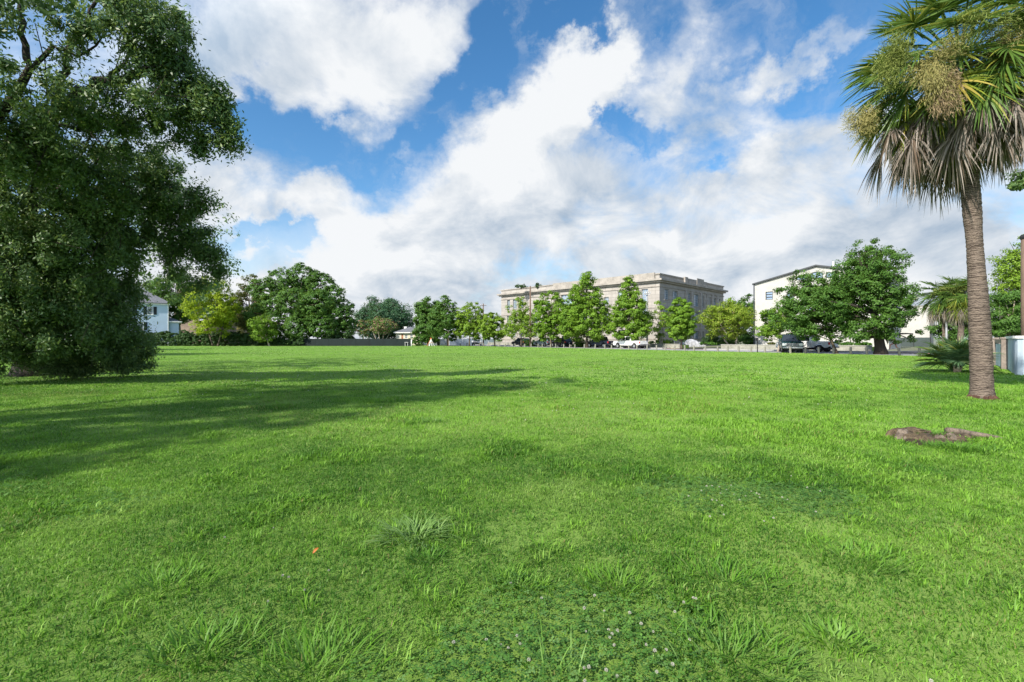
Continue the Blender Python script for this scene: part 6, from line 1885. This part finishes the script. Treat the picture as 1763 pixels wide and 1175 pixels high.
near_spots = [(884, 1003), (1010, 1050), (1040, 1048), (1095, 1062), (1107, 1078), (1120, 1085), (1167, 1055), (1180, 1040), (1192, 1035), (1196, 1032), (1048, 1085), (1060, 1090), (1047, 1097), (1113, 1110), (1140, 1115), (1130, 1130), (1005, 1140), (1012, 1152), (1035, 1152), (1005, 1166), (1068, 1166), (1125, 1158), (862, 1100), (875, 1118), (895, 1108), (893, 1092), (910, 1140), (1006, 1082), (1046, 1090), (1060, 1107), (1030, 1030), (775, 1110), (930, 1030), (1150, 1140), (1180, 1100), (838, 1104)]
mid_spots = [(1208, 845), (1218, 842), (1228, 838), (1236, 838), (1240, 848), (1253, 842), (1228, 864), (1236, 862), (1240, 871), (1221, 887), (1246, 886), (1307, 850), (1309, 853), (1311, 857), (1186, 855), (1260, 850), (1280, 852), (1345, 857), (1358, 860), (1387, 840), (1412, 846), (1270, 862), (1258, 835), (1364, 820), (1400, 880), (1330, 895), (1312, 897), (1296, 843)]
lone = [(465, 1033), (472, 905), (570, 982), (525, 1015), (495, 995), (382, 930), (490, 990), (1600, 1170)]
def flowers(spots, label, group):
    global proto
    for (px, py) in spots:
        f = proto if proto.get('label') is None else proto.copy()
        if f is not proto:
            scene.collection.objects.link(f)
            c = stemo.copy(); scene.collection.objects.link(c); c.parent = f
        f.location = G(px, py, .05) - Vector((0, 0, .05))
        s = float(rng.uniform(.75, 1.15))
        f.scale = (s, s, s * float(rng.uniform(.8, 1.2)))
        f.rotation_euler = (float(rng.normal() * .2), float(rng.normal() * .2), float(rng.uniform(0, 6)))
        tag(f, label, 'flower', group)
flowers(near_spots, 'small white clover head in the clover patch at the bottom centre', 'white clover heads in the nearest clover patch')
flowers(mid_spots, 'small white clover head in the clover patch right of centre', 'white clover heads in the right clover patch')
flowers(lone, 'small white clover head standing alone in mown grass', 'scattered white clover heads')
mb = MB()
X, Y = scatter(2600, 7.5, 24, rng)
dn = fbm(X, Y, .5, 91)
for x, y, q in zip(X, Y, dn):
    if q + rng.normal() * .06 < .60 or x > .75 * y: continue
    r = .007 + .0004 * y
    mb.add([(x - r, y, .045), (x, y - r, .05), (x + r, y, .045), (x, y + r, .05), (x, y, .045 + r), (x, y, .04 - r * .5)], [(0, 1, 4), (1, 2, 4), (2, 3, 4), (3, 0, 4), (1, 0, 5), (2, 1, 5), (3, 2, 5), (0, 3, 5)])
tag(mb.build('clover_blooms', M_BLOOM), kind='stuff')

# separate coarse grass clumps that stand out from the turf
M_TUFT = blade_mat('tuft_blade', (0.045, 0.15, 0.012), (0.15, 0.33, 0.025), (0.27, 0.40, 0.14))
def tuft(label, px, py, rad, n, h, w_, lean, hue, pale, seed, out=.7):
    rng = np.random.default_rng(seed)
    a = rng.uniform(0, 6.28, n); r = rad * rng.uniform(size=n) ** .6
    X, Y = np.cos(a) * r, np.sin(a) * r * .8
    az = a + rng.normal(size=n) * out
    hh = h * rng.uniform(.55, 1.2, n)
    b = np.stack([X, Y, np.full(n, -.005)], 1)
    d = np.stack([np.cos(az), np.sin(az), 0 * az], 1); s = np.stack([-np.sin(az), np.cos(az), 0 * az], 1)
    ln = lean * rng.uniform(.5, 1.3, n)
    P_ = []
    for t in (0, .3, .6, .85, 1.0):
        q = b + d * (hh * ln * t ** 1.35)[:, None] + np.array([0, 0, 1.0]) * (hh * (t - .38 * np.minimum(ln, 1.5) * t * t))[:, None]
        ww = (w_ * {0: .7, .3: 1, .6: .85, .85: .5, 1.0: .06}[t] * rng.uniform(.8, 1.2, n) * .5)[:, None]
        P_ += [q - s * ww, q + s * ww]
    V = np.stack(P_, 1).reshape(-1, 3)
    k = np.arange(n)[:, None] * 10
    Fq = np.concatenate([k + np.array([[2 * i, 2 * i + 1, 2 * i + 3, 2 * i + 2]]) for i in range(4)], 0)
    me = np_mesh('grass_tuft', V, Fq)
    tint_attr(me, np.repeat(np.stack([np.clip(hue + rng.normal(size=n) * .2, 0, 1), np.clip(pale + rng.normal(size=n) * .15, 0, 1), 0 * a], 1), 10, 0))
    o = link('grass_tuft', me, M_TUFT)
    o.location = G(px, py)
    if 'hollow' in label: o.location = st.location + Vector((0, .06, .055))
    tag(o, label, 'grass clump', 'coarse grass clumps')
tuft('pale blue green rosette of coarse grass in the middle of the lawn', 715, 925, .21, 170, .13, .009, 1.25, .45, .55, 1)
tuft('small dark leafy clump just below the pale rosette', 735, 962, .12, 120, .055, .008, 1.0, .25, .1, 2)
tuft('long grass clump at the bottom edge, left of the clover patch', 545, 1150, .26, 260, .105, .006, .9, .6, .1, 3)
tuft('long blue green grass clump at the bottom edge, right of the clover patch', 1255, 1130, .28, 280, .10, .006, 1.0, .42, .15, 4)
tuft('dark arching grass clump above the right end of the clover patch', 1255, 1005, .30, 280, .09, .006, 1.1, .42, .05, 5)
tuft('broad bladed grass clump in the bottom left corner area', 355, 1120, .20, 170, .10, .007, .9, .55, .1, 6)
tuft('bright grass clump near the left lawn edge', 290, 1010, .22, 220, .09, .006, .9, .75, .1, 7)
tuft('light green grass clump left of the big clover patch top', 890, 1010, .13, 150, .08, .006, .9, .7, .1, 8)
tuft('bright yellow green grass clump between the two clover patches', 1060, 1010, .18, 200, .09, .006, .9, .8, .1, 9)
tuft('bright weed clump at the lower right', 1440, 1105, .12, 120, .07, .009, .9, .95, .2, 10)
tuft('spreading coarse clump on the right side lawn', 1480, 965, .3, 260, .09, .0065, 1.0, .7, .1, 11)
tuft('grass clump beside the long root of the stump', 1655, 775, .35, 240, .11, .008, .9, .45, .05, 12)
tuft('short grass growing over the flat hollow top of the stump', 1592, 748, .30, 420, .075, .006, .8, .42, .05, 13)
tuft('grass clump hanging over the front of the stump', 1640, 774, .26, 200, .10, .007, .9, .5, .05, 17)
tuft('grass clump growing at the left end of the stump', 1560, 778, .16, 110, .06, .006, .9, .45, .05, 14)
tuft('tall thin yellow grass stalks in front of the clover patch', 960, 1165, .10, 18, .16, .005, .6, .9, .5, 15)
tuft('low tuft in the middle distance of the lawn', 725, 728, .35, 150, .10, .012, 1.1, .35, .25, 16)

# ------------------------------------------------------------------ put every thing's origin at its base
bpy.context.view_layer.update()
for o in list(scene.objects):
    if o.type == 'EMPTY' and o.parent is None and o.location.length < 1e-6 and o.children:
        pts = [c.matrix_world @ Vector(q) for c in o.children for q in c.bound_box]
        lo = Vector((min(p.x for p in pts), min(p.y for p in pts), max(0, min(p.z for p in pts))))
        hi = Vector((max(p.x for p in pts), max(p.y for p in pts), 0))
        b = Vector(((lo.x + hi.x) / 2, (lo.y + hi.y) / 2, lo.z))
        o.location = b
        for c in o.children: c.location = c.location - b
scene.cycles.max_bounces = 8
scene.cycles.diffuse_bounces = 3
scene.cycles.glossy_bounces = 2
scene.cycles.transmission_bounces = 4
scene.cycles.use_denoising = True
